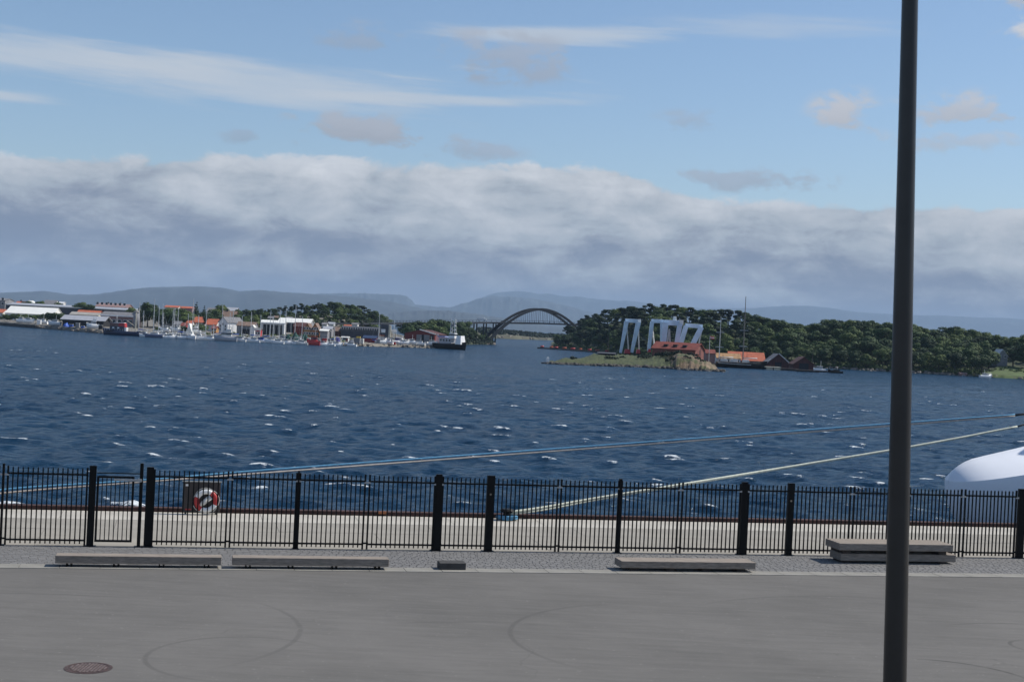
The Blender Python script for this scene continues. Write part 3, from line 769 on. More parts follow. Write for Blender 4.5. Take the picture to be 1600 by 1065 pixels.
rope(ptsb, cut, M_ropeb, 'blue mooring rope, the uppermost long line crossing the water', .032)
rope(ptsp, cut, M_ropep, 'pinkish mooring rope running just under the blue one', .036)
pw1 = curve_through([q(BU + .05, VE - .8, .28), (850, 792, bY + .9), (930, 778, bY + 2.3), (1060, 757, 53.5), (1220, 731, 57.5), (1390, 703, 60), (1500, 683.5, 61.5), (1580, 668, 62.5), (1700, 648, 64), HAWSE + UD * .3 - Vector((0, 0, .4))], 90)
pw2 = curve_through([q(BU - .05, VE - .8, .2), (850, 796, bY + .9), (930, 781, bY + 2.3), (1060, 758.8, 53.5), (1220, 732.2, 57.5), (1390, 704, 60), (1500, 684.3, 61.5), (1580, 668.6, 62.5), (1700, 648.4, 64), HAWSE + UD * .3 - Vector((0, 0, .45))], 90)
cut = int(len(pw1) * .785)
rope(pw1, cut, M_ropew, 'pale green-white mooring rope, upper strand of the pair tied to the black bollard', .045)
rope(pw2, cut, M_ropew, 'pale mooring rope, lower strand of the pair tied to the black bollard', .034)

# ------------------------------------------------------------------ moored ship: bulbous bow at the right edge
def ship():
    vc = 61.0; u_tip = 35.7
    t = thing('cruise_ship', 'white ship moored at the quay, its rounded bow bulb entering the picture at right', 'ship', q(60, vc, -QZ))
    M_hull = mat('ship_white', (.80, .82, .86), .38, var=.05, vscale=.4, spec=.4)
    # bulb
    tp = []; lwn = []; lwf = []; lbn = []; lbf = []
    for s_ in (0, .05, .15, .3, .5, .8, 1.2, 1.8, 2.6, 3.6, 5, 7, 9.5, 12.5, 15):
        r = min(1.0, s_ / 4.2); rr = math.sqrt(max(0.0, 1 - (1 - r) ** 2))
        rz = math.sqrt(max(0.0, 1 - (1 - min(1.0, s_ / 1.4)) ** 2)); zr = 2.70 + .78 * rz + .24 * min(s_, 5) + .05 * max(0, s_ - 5); zk = 2.66 + .22 * min(s_, 6) ; zb = 2.6 - 3.6 * rr; hy = 2.15 * rr + .03 * s_ + .01
        half = [(0, zr), (.30, zr - (zr - zk) * .26), (.62, zr - (zr - zk) * .58), (.88, zr - (zr - zk) * .86), (1.0, zk), (1.03, zk - .35 * rr), (.99, zk - 1.1 * rr), (.82, zk - (zk - zb) * .55), (.5, zk - (zk - zb) * .85), (0, zb)]
        tp.append([q(u_tip + s_, vc + hy * a, z - QZ) for a, z in reversed(half[:5])] + [q(u_tip + s_, vc - hy * a, z - QZ) for a, z in half[1:5]])
        for sg, ls_ in ((-1, lwn), (1, lwf)): ls_.append([q(u_tip + s_, vc + sg * hy * a, z - QZ) for a, z in half[4:7]])
        for sg, ls_ in ((-1, lbn), (1, lbf)): ls_.append([q(u_tip + s_, vc + sg * hy * a, z - QZ) for a, z in half[6:]])
    mb = MB(); mb.loft(tp, cap0=False, cap1=False); mb.loft(lwn, cap0=False, cap1=False); mb.loft(lwf, cap0=False, cap1=False); mb.loft(lbn, cap0=False, cap1=False); mb.loft(lbf, cap0=False, cap1=False); mb.build('bulb', M_hull, t, True)
    # hull
    secs = []
    for s_ in (0, 1.5, 4, 8, 14, 22, 34, 60):
        w = 12.5 * (1 - math.exp(-s_ / 13.0)) + .06
        sec = []
        for z, f, rk in ((-1.5, .35, 2.2), (.5, .55, 1.0), (3, .74, .4), (6, .9, 0), (9, 1.0, -.9), (13, 1.06, -2.2)):
            sec.append((z, f, rk))
        pts = [q(49.5 + s_ + rk * math.exp(-s_ / 6), vc - w * f, z - QZ) for z, f, rk in sec] + [q(49.5 + s_ + rk * math.exp(-s_ / 6), vc + w * f, z - QZ) for z, f, rk in reversed(sec)]
        secs.append(pts)
    mb = MB(); mb.loft(secs, closed=True); mb.build('hull', M_hull, t, True)
    for k in range(8):
        mb = MB(); uu = 66 + k * 3.2; mb.box(q(uu, vc - 12.5 * (1 - math.exp(-(uu - 49.5) / 13.0)) * .95 - .02, 4.6), (.8, .1, .8), AX); mb.build('window', M_glass, t)
ship()

# ------------------------------------------------------------------ lamp post in front
def lamp():
    Y = 12.0
    b = at(1381, 1750, Y); top = at(1421.5, -20, Y)
    pts0 = at(1398, 1065, Y); d = (at(1421.8, 0, Y) - pts0).normalized()
    base = pts0 - d * ((pts0.z - QZ) / d.z); tp = pts0 + d * ((12.6 - pts0.z) / d.z)
    t = thing('lamp_post', 'tall dark grey tapered lamp post standing close in front at the right', 'lamp post', base)
    n = 24; pts = []; rs = []
    for i in range(n + 1):
        f = i / n; p = base.lerp(tp, f); pts.append(p)
    pxw = lambda z: 18.1 - (z - pts0.z) / (at(1421.8, 0, Y).z - pts0.z) * 5.6
    rs = [max(.03, pxw(p.z)) * Y / FPX for p in pts]
    mb = MB(); mb.tube(pts, rs, 32); mb.build('pole', M_lamp, t, True)
    mb = MB(); mb.cyl(base + Vector((0, 0, .0)), .24, .03, 24); mb.build('base_plate', M_lamp, t)
    mb = MB(); mb.tube([tp, tp + Vector((-.2, .5, .25)), tp + Vector((-.3, 1.4, .3))], .04, 12); mb.build('arm', M_lamp, t, True)
    mb = MB(); mb.box(tp + Vector((-.33, 1.7, .28)), (.28, .7, .1)); mb.build('lamp_head', M_lamp, t, bevel=.03)
lamp()
# ------------------------------------------------------------------ land
class Land:
    """terrain given by stations across the view: (px, shore distance, [(metres inland, height)...])"""
    def __init__(s, name, st, noise=.5, dpx=5):
        s.st = st; s.name = name; s.dpx = dpx; s.nz = noise
    def z(s, px, Y):
        st = s.st; px = min(max(px, st[0][0]), st[-1][0])
        for a, b in zip(st[:-1], st[1:]):
            if a[0] <= px <= b[0]: break
        f = (px - a[0]) / (b[0] - a[0]); Ys = a[1] + (b[1] - a[1]) * f; d = Y - Ys
        def prof(p): return float(np.interp(d, [k[0] for k in p], [k[1] for k in p]))
        return prof(a[2]) * (1 - f) + prof(b[2]) * f
    def shore(s, px): return float(np.interp(px, [k[0] for k in s.st], [k[1] for k in s.st]))
    def build(s, m_, kind='structure', label=None, steps=None):
        st = s.st; rng = random.Random(4); vs = []; cols = []
        steps = steps or [-3, 0, 1.2, 2.5, 4, 7, 11, 16, 23, 32, 43, 56, 70, 86, 105, 128, 155, 190, 235, 300, 400]
        md = max(p[2][-1][0] for p in st); steps = [x for x in steps if x < md] + [md]
        n = int((st[-1][0] - st[0][0]) / s.dpx) + 1
        for i in range(n):
            px = st[0][0] + i * s.dpx; Ys = s.shore(px) + rng.uniform(-1.2, 1.2)
            for d in steps:
                Y = Ys + d; zz = s.z(px, s.shore(px) + d)
                zz += rng.uniform(-s.nz, s.nz) * (.35 if d < 3 else .5 if d < 60 else 1)
                vs.append((xat(px, Y), Y, zz))
        r = len(steps)
        fs = [(i * r + j, (i + 1) * r + j, (i + 1) * r + j + 1, i * r + j + 1) for i in range(n - 1) for j in range(r - 1)]
        me = bpy.data.meshes.new(s.name); me.from_pydata(vs, [], fs); me.materials.append(m_); me.update()
        me.polygons.foreach_set('use_smooth', [True] * len(fs))
        o = bpy.data.objects.new(s.name, me); COL.objects.link(o); o['kind'] = kind
        if label: o['label'] = label
        return o
def pf(*a): return list(a)
M_shoreland = mat('harbour_ground', (0.17, 0.155, 0.13), 0.95, var=0.35, vscale=0.12, bump=0.5, bscale=3)
LEFT = Land('harbour_ground', [
    (-160, 640, pf((-3, -2), (0, -.6), (2.5, 1.7), (60, 2.2), (160, 5.5), (260, 7.5), (400, 3))),
    (0, 592, pf((-3, -2), (0, -.6), (2.5, 1.7), (60, 2.2), (160, 5.5), (260, 7.5), (400, 3))),
    (150, 515, pf((-3, -2), (0, -.6), (2.5, 1.4), (60, 2.2), (160, 5), (260, 8), (400, 3))),
    (240, 493, pf((-3, -2), (0, -.6), (2.5, 1.1), (60, 2.4), (160, 5), (260, 8), (400, 3))),
    (370, 497, pf((-3, -2), (0, -.6), (2.5, 1.1), (60, 2.5), (140, 5), (210, 8.5), (400, 4))),
    (500, 492, pf((-3, -2), (0, -.6), (2.5, 1.0), (60, 2.6), (130, 4), (200, 12.5), (400, 6))),
    (560, 510, pf((-3, -2), (0, -.6), (2.5, 1.0), (60, 2.5), (120, 3.5), (180, 11), (400, 5))),
    (612, 530, pf((-3, -2), (0, -.6), (2.5, 1.0), (60, 2.2), (120, 2.5), (170, 4), (400, 2))),
    (690, 545, pf((-3, -2), (0, -.6), (2.5, 1.0), (40, 1.8), (70, 1.5), (110, -1), (400, -2)))], .35)
LEFT.build(M_shoreland, label='low built-up harbour shore on the left')
LAND2 = Land('bridge_shore', [
    (640, 640, pf((-3, -2), (0, -.6), (3, 1.2), (40, 2.5), (120, 3))), (700, 650, pf((-3, -2), (0, -.6), (3, 1.6), (40, 3.2), (120, 4))),
    (748, 735, pf((-3, -2), (0, -.6), (3, 1.4), (40, 3.4), (120, 2))), (774, 755, pf((-3, -2), (0, -1), (3, .5), (25, .9), (120, -1)))], .5)
LAND2.build(M_wood_floor, label='wooded low shore at the foot of the bridge')
def wz(px, ytop, back, th=7.0):
    Yt = RS(px) + back; return 8.9 + (hor(px) - ytop) * Yt / FPX - th
def RS(px): return float(np.interp(px, [862, 880, 905, 950, 1000, 1100, 1300, 1430, 1600, 1800], [770, 748, 722, 655, 572, 548, 527, 516, 503, 495]))
TREELINE = [(866, 524), (880, 513), (905, 493), (935, 486), (965, 481), (1000, 476), (1040, 474.5), (1080, 481), (1100, 480), (1130, 484), (1160, 487), (1190, 493),
            (1230, 500), (1262, 506), (1282, 500), (1330, 496), (1370, 500), (1400, 505), (1440, 507), (1452, 512), (1482, 510), (1520, 515), (1543, 519), (1562, 530), (1580, 524), (1620, 519), (1700, 512), (1800, 520)]
def tl(px): return float(np.interp(px, [a for a, b in TREELINE], [b for a, b in TREELINE]))
st = []
for px in (862, 872, 890, 920, 960, 1010, 1060, 1110, 1160, 1210, 1265, 1320, 1370, 1430, 1490, 1540, 1575, 1620, 1700, 1800):
    top = max(1.0, wz(px, tl(px), 70)); st.append((px, RS(px), pf((-3, -2), (0, -.7), (3, 1.0), (18, max(1.2, top * .22)), (42, max(1.3, top * .6)), (72, top), (160, top * .8), (300, 1))))
WOOD = Land('wooded_island', st, .5)
WOOD.build(M_wood_floor, label='steep ground under the dense wood on the right')
GR = Land('lawn', [(1532, RS(1532) - 1.6, pf((-3, -2), (0, -.5), (2, .9), (8, 1.4), (14, 1.6), (20, -.5))), (1560, RS(1560) - 2.5, pf((-3, -2), (0, -.5), (2, 1.0), (20, 3.2), (32, 4.5), (44, 1))),
                   (1600, RS(1600) - 2.5, pf((-3, -2), (0, -.5), (2, 1.0), (20, 2.8), (34, 4.0), (44, 1))), (1700, RS(1700) - 2, pf((-3, -2), (0, -.5), (2, .9), (20, 2), (34, 3), (44, 1)))], .12)
GR.build(mat('bright_lawn', (0.065, 0.098, 0.024), .9, var=.3, vscale=.3), label='sunlit green lawn by the water at the far right')
ISLET = Land('grassy_islet', [
    (846, 384, pf((-3, -2), (0, -.8), (3, -.1), (8, -.1), (12, -.8), (100, -3))), (858, 381, pf((-3, -2), (0, -.6), (3, .35), (14, .55), (20, -.6), (100, -3))),
    (880, 381, pf((-3, -2), (0, -.6), (3, .5), (18, 1.1), (32, 1.1), (42, -.8), (100, -3))), (930, 384, pf((-3, -2), (0, -.6), (3, .6), (20, 1.3), (45, 2.2), (70, 2.3), (84, -1), (100, -3))),
    (1000, 394, pf((-3, -2), (0, -.6), (3, .7), (18, 1.4), (45, 2.2), (78, 2.4), (95, -1), (110, -3))), (1044, 392, pf((-3, -2), (0, -.6), (3, .8), (14, 1.8), (30, 3.6), (75, 2.4), (95, -1), (110, -3))),
    (1060, 388, pf((-3, -2), (0, -.6), (3, 1.3), (9, 3.3), (20, 4.4), (50, 3.2), (78, 2.4), (95, -1), (110, -3))), (1082, 386, pf((-3, -2), (0, -.6), (3, 1.4), (9, 3.1), (22, 3.9), (50, 3), (78, 2.3), (95, -1), (110, -3))),
    (1104, 386, pf((-3, -2), (0, -.6), (3, 1.0), (8, 2.0), (20, 2.5), (50, 1.7), (78, 1.7), (95, -1), (110, -3))), (1120, 386, pf((-3, -2), (0, -.6), (3, .4), (12, .8), (26, .6), (50, .3), (78, .4), (95, -1), (110, -3))),
    (1134, 386, pf((-3, -2), (0, -1), (12, -.8), (110, -3)))], .3, dpx=2)
def islet_mat():
    mt = bpy.data.materials.new('islet_ground'); mt.use_nodes = True
    g = NG(mt.node_tree); b = mt.node_tree.nodes['Principled BSDF']
    tc = g.node('ShaderNodeTexCoord'); sep = g.node('ShaderNodeSeparateXYZ'); g.l.new(tc.outputs['Object'], sep.inputs[0])
    n = g.noise(tc.outputs['Object'], .22, 6, .65); n2 = g.noise(tc.outputs['Object'], .45, 6, .72)
    gr = g.ramp(n2, [(.32, (.020, .030, .010)), (.5, (.046, .062, .017)), (.7, (.088, .086, .028))])
    rk = g.ramp(n2, [(.3, (.06, .042, .028)), (.5, (.15, .105, .065)), (.75, (.30, .23, .15))])
    ng = g.node('ShaderNodeNewGeometry'); sn = g.node('ShaderNodeSeparateXYZ'); g.l.new(ng.outputs['Normal'], sn.inputs[0])
    xr = g.smooth(sep.outputs[0], 42, 49)
    f = g.smooth(g.m('ADD', g.m('ADD', g.m('MULTIPLY', xr, .30), n), g.m('MULTIPLY', g.m('SUBTRACT', 1.0, sn.outputs[2]), .9)), .76, .90)
    c = g.mix(f, gr, rk)
    c = g.mix(g.smooth(g.m('ADD', sep.outputs[2], g.m('MULTIPLY', n, .6)), .95, .55), c, (.045, .04, .035, 1))
    g.l.new(c, b.inputs['Base Color']); b.inputs['Roughness'].default_value = .95
    bn = g.node('ShaderNodeBump'); bn.inputs['Strength'].default_value = .9; bn.inputs['Distance'].default_value = .5
    g.l.new(n2, bn.inputs['Height']); g.l.new(bn.outputs[0], b.inputs['Normal'])
    return mt
ISLET.build(islet_mat(), label='low grassy islet with a rocky knoll at its right end')
FAR = Land('far_island', [(745, 1240, pf((-5, -2), (0, -.6), (6, 3), (40, 6), (120, 8), (400, 0))), (800, 1260, pf((-5, -2), (0, -.6), (6, 3), (40, 5), (120, 6), (400, 0))), (840, 1310, pf((-5, -2), (0, -.6), (6, 2), (40, 3.5), (120, 5), (400, 0))),
                          (900, 1400, pf((-5, -2), (0, -.6), (6, 2), (40, 3), (120, 4.5), (400, 0))), (1000, 1500, pf((-5, -2), (0, -.6), (6, 2), (40, 3), (120, 4.5), (400, 0)))], .6)
FAR.build(mat('far_ground', (.07, .07, .045), .95, var=.5, vscale=.03), label='low distant island seen under the bridge arch')

# far mountains fading in the haze
def mountains(name, D, prof, depth, seed, lab):
    rng = np.random.RandomState(seed); n = 260; m_ = 16
    pxs = np.linspace(prof[0][0], prof[-1][0], n)
    top = np.interp(pxs, [p[0] for p in prof], [p[1] for p in prof])
    top = top + np.convolve(rng.randn(n) * 1.0, np.ones(5) / 5, 'same')
    vs = []
    N2 = rng.randn(m_ + 8, n + 40)
    for _ in range(3): N2 = (N2 + np.roll(N2, 1, 1) + np.roll(N2, -1, 1) + np.roll(N2, 3, 1) + np.roll(N2, 1, 0) + np.roll(N2, -1, 0)) / 6
    N2 /= N2.std()
    for j in range(m_):
        f = j / (m_ - 1)
        for i in range(n):
            Y = D + (f - .5) * depth
            zt = 8.9 + (hor(pxs[i]) - top[i]) * D / FPX
            w = math.sin(math.pi * f) ** .7
            z = -4 + (zt + 4) * (w * (1 - .07 * abs(N2[j, i]) * (0 if abs(j - m_ // 2) < 1 else 1)))
            vs.append(((pxs[i] - 800) / FPX * Y, Y, z))
    fs = [(j * n + i, j * n + i + 1, (j + 1) * n + i + 1, (j + 1) * n + i) for j in range(m_ - 1) for i in range(n - 1)]
    me = bpy.data.meshes.new(name); me.from_pydata(vs, [], fs); me.materials.append(M_mount); me.polygons.foreach_set('use_smooth', [True] * len(fs)); me.update()
    o = bpy.data.objects.new(name, me); COL.objects.link(o); o['kind'] = 'structure'; o['label'] = lab
M_mount = mat('mountain_heath', (.030, .038, .040), .95, var=.5, vscale=.0035)
mountains('mountains', 10500, [(-500, 452), (-200, 450), (0, 457), (65, 454), (105, 460), (140, 460), (180, 454), (230, 448.5), (290, 446.5), (340, 448), (370, 455), (400, 452), (460, 457), (540, 462), (600, 470), (660, 482), (700, 492), (900, 515)], 1600, 1, 'blue hills on the horizon at left')
mountains('mountains', 14500, [(380, 480), (430, 462), (500, 458), (560, 458), (600, 458.5), (632, 461), (640, 468), (646, 476), (700, 480), (720, 474), (740, 467), (765, 461.5), (790, 462), (830, 466), (870, 474), (930, 490), (1000, 505)], 1800, 2, 'flat-topped hill ending in a cliff and the hump right of it')
mountains('mountains', 19500, [(720, 480), (760, 460), (778, 456), (800, 453.5), (815, 455), (835, 459), (855, 458), (880, 463), (900, 462), (930, 468), (980, 470), (1040, 478), (1100, 481), (1180, 480), (1230, 477), (1290, 480), (1340, 487), (1400, 491), (1450, 492), (1500, 494), (1600, 498), (1900, 500), (2300, 495)], 2200, 3, 'pale distant mountains right of centre')
mountains('mountains', 8500, [(560, 497), (600, 490), (640, 485), (680, 484), (740, 489), (780, 496), (840, 506), (900, 513), (1000, 522)], 900, 4, 'low blue-green hill between the shore and the far mountains')

# ------------------------------------------------------------------ vegetation
def leaf_mesh(name, blobs, nleaf, ls, seed, m_):
    rng = np.random.RandomState(seed); V = []; F = []
    tot = sum(b[3] ** 2 for b in blobs)
    for (bx, by, bz, br, sq) in blobs:
        k = int(nleaf * br ** 2 / tot)
        d = rng.randn(k, 3); d /= np.linalg.norm(d, axis=1)[:, None]
        d[:, 2] = np.abs(d[:, 2]) * np.where(rng.rand(k) < .78, 1, -1)
        p = np.array([bx, by, bz]) + d * (br * (0.72 + 0.38 * rng.rand(k, 1))) * np.array([1, 1, sq])
        nrm = d + rng.randn(k, 3) * .26; nrm /= np.linalg.norm(nrm, axis=1)[:, None]
        a = np.cross(nrm, rng.randn(k, 3)); a /= np.linalg.norm(a, axis=1)[:, None]; b = np.cross(nrm, a)
        s_ = ls * (.6 + .8 * rng.rand(k, 1))
        q4 = np.stack([p - a * s_ - b * s_ * .6, p + a * s_ * .5 - b * s_, p + a * s_ + b * s_ * .7, p - a * s_ * .6 + b * s_], 1).reshape(-1, 3)
        i0 = len(V) * 1; V.append(q4)
    V = np.concatenate(V); n = len(V) // 4
    me = bpy.data.meshes.new(name); me.from_pydata(V.tolist(), [], [(4 * i, 4 * i + 1, 4 * i + 2, 4 * i + 3) for i in range(n)]); me.materials.append(m_); me.update()
    return me
def trunk_mesh(seed, h=1.0, r=.028, lean=.05):
    rng = random.Random(seed); mb = MB()
    top = Vector((rng.uniform(-lean, lean), rng.uniform(-lean, lean), h * .8))
    mid = top * .5 + Vector((rng.uniform(-.02, .02), rng.uniform(-.02, .02), 0))
    mb.tube([Vector((0, 0, -.08)), mid, top], [r, r * .7, r * .25], 6)
    for k in range(5):
        z = rng.uniform(.3, .65) * h; a = rng.uniform(0, 6.28); b0 = mid.lerp(top, max(0, (z - .4) / .4))
        b0 = Vector((b0.x, b0.y, z)); e = b0 + Vector((math.cos(a) * .24, math.sin(a) * .24, .18)); mb.tube([b0, b0.lerp(e, .5) + Vector((0, 0, .02)), e], [r * .4, r * .3, r * .12], 5)
    me_o = mb.build('trunk', M_bark); me = me_o.data; bpy.data.objects.remove(me_o); return me
# unit-height prototypes (scaled per tree)
PROT = {'broad': [], 'pine': [], 'spruce': []}
for s_ in range(7):
    rng = random.Random(50 + s_); bl = []
    for k in range(17):
        a = rng.uniform(0, 6.28); rr = rng.uniform(.05, .34) ; z = rng.uniform(.34, .86); rr *= math.sin(math.pi * min(.95, max(.2, (z - .15) / .85))) * 1.1
        bl.append((rr * math.cos(a), rr * math.sin(a), z, rng.uniform(.12, .21), .85))
    bl.append((0, 0, .6, .26, 1.0))
    PROT['broad'].append((leaf_mesh('crown', bl, 2500, .0225, s_, M_leaf), trunk_mesh(s_)))
for s_ in range(5):
    rng = random.Random(80 + s_); bl = []
    for k in range(12):
        a = rng.uniform(0, 6.28); rr = rng.uniform(.02, .27); z = rng.uniform(.45, .93); rr *= 1.0 if z < .75 else .55
        bl.append((rr * math.cos(a), rr * math.sin(a), z, rng.uniform(.085, .15), .55))
    PROT['pine'].append((leaf_mesh('crown', bl, 1300, .024, 20 + s_, M_pine), trunk_mesh(20 + s_, r=.022)))
for s_ in range(2):
    bl = []
    for k in range(11):
        f = k / 10; bl.append((random.uniform(-.01, .01), random.uniform(-.01, .01), .12 + .84 * f, .17 * (1 - f) + .022, .6))
    PROT['spruce'].append((leaf_mesh('crown', bl, 1200, .022, 40 + s_, M_pine), trunk_mesh(40 + s_, r=.02, lean=.005)))
TN = {'broad': 'broadleaf_tree', 'pine': 'pine_tree', 'spruce': 'spruce_tree'}
def tree(kind, x, y, z, h, label, group, wide=1.0, cat='tree'):
    cr, tr = random.choice(PROT[kind])
    o = bpy.data.objects.new(TN[kind], None); COL.objects.link(o); o.location = (x, y, z); o.empty_display_size = .3
    o.rotation_euler = (0, 0, random.uniform(0, 6.28)); o.scale = (h * wide, h * wide, h)
    o['label'] = label; o['category'] = cat
    if group: o['group'] = group
    for nm, me in (('crown', cr), ('trunk', tr)):
        c = bpy.data.objects.new(nm, me); COL.objects.link(c); c.parent = o
    return o
def bush_scatter(name, pts, sz, m_, seed, label):
    """low growth nobody could count"""
    rng = np.random.RandomState(seed); P = []
    for (x, y, z, r) in pts:
        k = int(38 * (r / 1.2) ** 1.3) + 8
        d = rng.randn(k, 3); d /= np.linalg.norm(d, axis=1)[:, None]; d[:, 2] = np.abs(d[:, 2])
        p = np.array([x, y, z]) + d * np.array([r, r, r * .75]) * (.7 + .4 * rng.rand(k, 1))
        nr_ = d + rng.randn(k, 3) * .5; a = np.cross(nr_, rng.randn(k, 3)); a /= np.linalg.norm(a, axis=1)[:, None]; b = np.cross(nr_, a); b /= np.linalg.norm(b, axis=1)[:, None]
        s2 = sz * (.6 + .8 * rng.rand(k, 1))
        P.append(np.stack([p - a * s2 - b * s2, p + a * s2 - b * s2 * .6, p + a * s2 * .7 + b * s2, p - a * s2 * .6 + b * s2 * .8], 1).reshape(-1, 3))
    V = np.concatenate(P); n = len(V) // 4
    me = bpy.data.meshes.new(name); me.from_pydata(V.tolist(), [], [(4 * i, 4 * i + 1, 4 * i + 2, 4 * i + 3) for i in range(n)]); me.materials.append(m_); me.update()
    o = bpy.data.objects.new(name, me); COL.objects.link(o); o['kind'] = 'stuff'; tag(o, label, 'undergrowth'); return o

LB = 'rounded broadleaf tree of the dark right-hand wood,'
LP = 'dark ragged pine of the wooded hill behind the cranes,'
# right-hand wood, row by row
for d, hh, stp in ((5, 7.0, 19), (15, 8.2, 20), (27, 8.6, 21), (40, 8.6, 21), (54, 8.2, 17), (70, 7.0, 11.5)):
    zone = 'at the waterline' if d < 20 else 'on the middle slope' if d < 60 else 'on the skyline'
    px = 872 + random.uniform(0, 6) + (14 if d > 20 else 0)
    while px < 1640:
        Y = RS(px) + d + random.uniform(-3.5, 3.5)
        if not (d < 45 and 1538 < px < 1612) and not (d < 20 and px > 1600):
            z = WOOD.z(px, Y) - .3; piney = px < 1180 and random.random() < (.75 if d > 35 else .45)
            h = hh * random.uniform(.82, 1.18) * (1.0 if px > 920 else .85)
            if d == 70: h = max(4.0, 8.9 + (hor(px) - tl(px) + random.uniform(-2.5, 2.0)) * Y / FPX - z)
            tree('pine' if piney else 'broad', xat(px, Y), Y, z, h, (LP if piney else LB) + ' ' + zone, ('pines of the wooded island ' if piney else 'broadleaf trees of the wooded island ') + zone, random.uniform(1.05, 1.45) if not piney else random.uniform(1.1, 1.5))
        px += stp * random.uniform(.75, 1.3) * (Y and 560 / Y)
pts = []
for i in range(900):
    px = random.uniform(866, 1640); d = random.choice((1.5, 3, 5, 9, 14, 22, 33, 46, 60, 66, 72)) + random.uniform(-1, 2)
    if 1536 < px < 1612 and d < 42: continue
    Y = RS(px) + d; pts.append((xat(px, Y), Y, WOOD.z(px, Y) - .2, random.uniform(.8, 2.2)))
bush_scatter('undergrowth', pts, .22, M_leaf, 5, 'dark undergrowth along the waterline below the wood')
for px, d, h, lab in ((1557, 36, 9.5, 'large rounded broadleaf tree left of the grey ruin wall at the lawn'), (1583, 30, 8.5, 'dark broadleaf tree right of the grey ruin wall at the lawn'), (1603, 26, 9.5, 'big dark tree on the lawn at the right edge of the view'), (1545, 20, 8.6, 'tall sunlit tree whose crown bulges out left above the lawn')):
    Y = RS(px) + d; tree('broad', xat(px, Y), Y, WOOD.z(px, Y) - .3 if px < 1550 else GR.z(px, Y), h, lab, None, 1.25)
pts = [(xat(px, RS(px) + d), RS(px) + d, GR.z(px, RS(px) + d), random.uniform(.5, 1.3)) for px, d in ((1548, 12), (1556, 16), (1566, 14), (1572, 18), (1580, 13), (1588, 12), (1594, 15), (1601, 13), (1609, 12))]
bush_scatter('garden_shrubs', pts, .18, M_leaf, 6, 'round shrubs scattered on the sunlit lawn at the far right')

# left hill
LH = 'small tree in the wood covering the low hill behind the marina'
hl = [(372, 484), (400, 482), (430, 481), (452, 475), (500, 473.5), (530, 472), (545, 476), (562, 477), (580, 483), (598, 492), (608, 500)]
for d, hh, stp in ((118, 4.0, 10), (140, 4.4, 10), (160, 4.6, 10), (180, 4.8, 11), (198, 4.6, 8)):
    px = 366 + random.uniform(0, 8)
    while px < (606 if d < 170 else 600):
        Y = LEFT.shore(px) + d + random.uniform(-5, 5); z = LEFT.z(px, Y) - .2
        h = hh * random.uniform(.75, 1.15)
        if d == 198: h = max(3.0, 8.9 + (hor(px) - float(np.interp(px, [a for a, b in hl], [b for a, b in hl])) + random.uniform(-1.5, 1.5)) * Y / FPX - z)
        pine = random.random() < .45
        tree('pine' if pine else 'broad', xat(px, Y), Y, z, h, LH if not pine else 'small dark pine in the wood covering the low hill behind the marina', 'trees on the hill behind the marina' if not pine else 'pines on the hill behind the marina', random.uniform(1.05, 1.4))
        px += stp * random.uniform(.8, 1.35)
pts = []
for i in range(420):
    px = random.uniform(368, 608); d = random.uniform(95, 205); Y = LEFT.shore(px) + d; pts.append((xat(px, Y), Y, LEFT.z(px, Y) - .2, random.uniform(.8, 2.0)))
bush_scatter('hill_scrub', pts, .28, M_leaf, 8, 'green scrub between the trees of the marina hill')
# shore by the bridge and the band of trees behind the red warehouse
for (a, b, d, hh, stp) in ((640, 768, 8, 7.0, 13), (636, 760, 26, 8.0, 13), (632, 752, 48, 9.0, 13)):
    px = a
    while px < b:
        Y = LAND2.shore(px) + d + random.uniform(-4, 4)
        hgt = hh * random.uniform(.8, 1.1) * (1 if px < 735 else .62)
        ty = 500 if px < 730 else 506; hgt = min(hgt, 8.9 + (hor(px) - ty + 3) * Y / FPX)
        tree('broad', xat(px, Y), Y, LAND2.z(px, Y) - .3, hgt, 'dark tree in the belt of trees between red warehouse and bridge foot', 'trees beside the bridge', random.uniform(1.0, 1.3))
        px += stp * random.uniform(.8, 1.25)
pts = [(xat(px, LAND2.shore(px) + d), LAND2.shore(px) + d, LAND2.z(px, LAND2.shore(px) + d) - .2, random.uniform(1, 2.4)) for px, d in [(random.uniform(642, 770), random.choice((2, 5, 12, 20))) for _ in range(110)]]
bush_scatter('bridge_scrub', pts, .28, M_pine, 9, 'dark scrub along the water at the foot of the bridge')
pts = []
for i in range(420):
    px = random.uniform(748, 905); d = random.uniform(14, 130); Y = FAR.shore(px) + d; pts.append((xat(px, Y), Y, FAR.z(px, Y) - .3, random.uniform(1.4, 3.4)))
bush_scatter('far_wood', pts, .6, M_pine, 10, 'distant wood on the low island seen under the bridge')

def rocks(name, pts, m_, seed, label):
    rng = random.Random(seed); mb = MB()
    for (x, y, z, r) in pts:
        n = 7; ph = rng.uniform(0, 6)
        prof = [(0, -.6), (.95, -.35), (1.0, .15), (.62, .55), (0.0, .68)]
        secs = []
        for rr, zz in prof[1:-1]:
            secs.append([Vector((x + r * rr * rng.uniform(.75, 1.2) * math.cos(ph + 6.283 * k / n), y + r * rr * rng.uniform(.75, 1.2) * math.sin(ph + 6.283 * k / n), z + r * zz * rng.uniform(.7, 1.2))) for k in range(n)])
        mb.loft(secs, closed=True)
    o = mb.build(name, m_); tag(o, label, 'rocks', kind='stuff'); return o
pts = []
for i in range(260):
    px = random.uniform(848, 1132); Y = ISLET.shore(px) + random.uniform(-1.5, 2.2); pts.append((xat(px, Y), Y, random.uniform(-.3, .35), random.uniform(.25, .85)))
rocks('shore_rocks', pts, M_rockdark, 1, 'dark wet rocks along the shore of the grassy islet')
pts = []
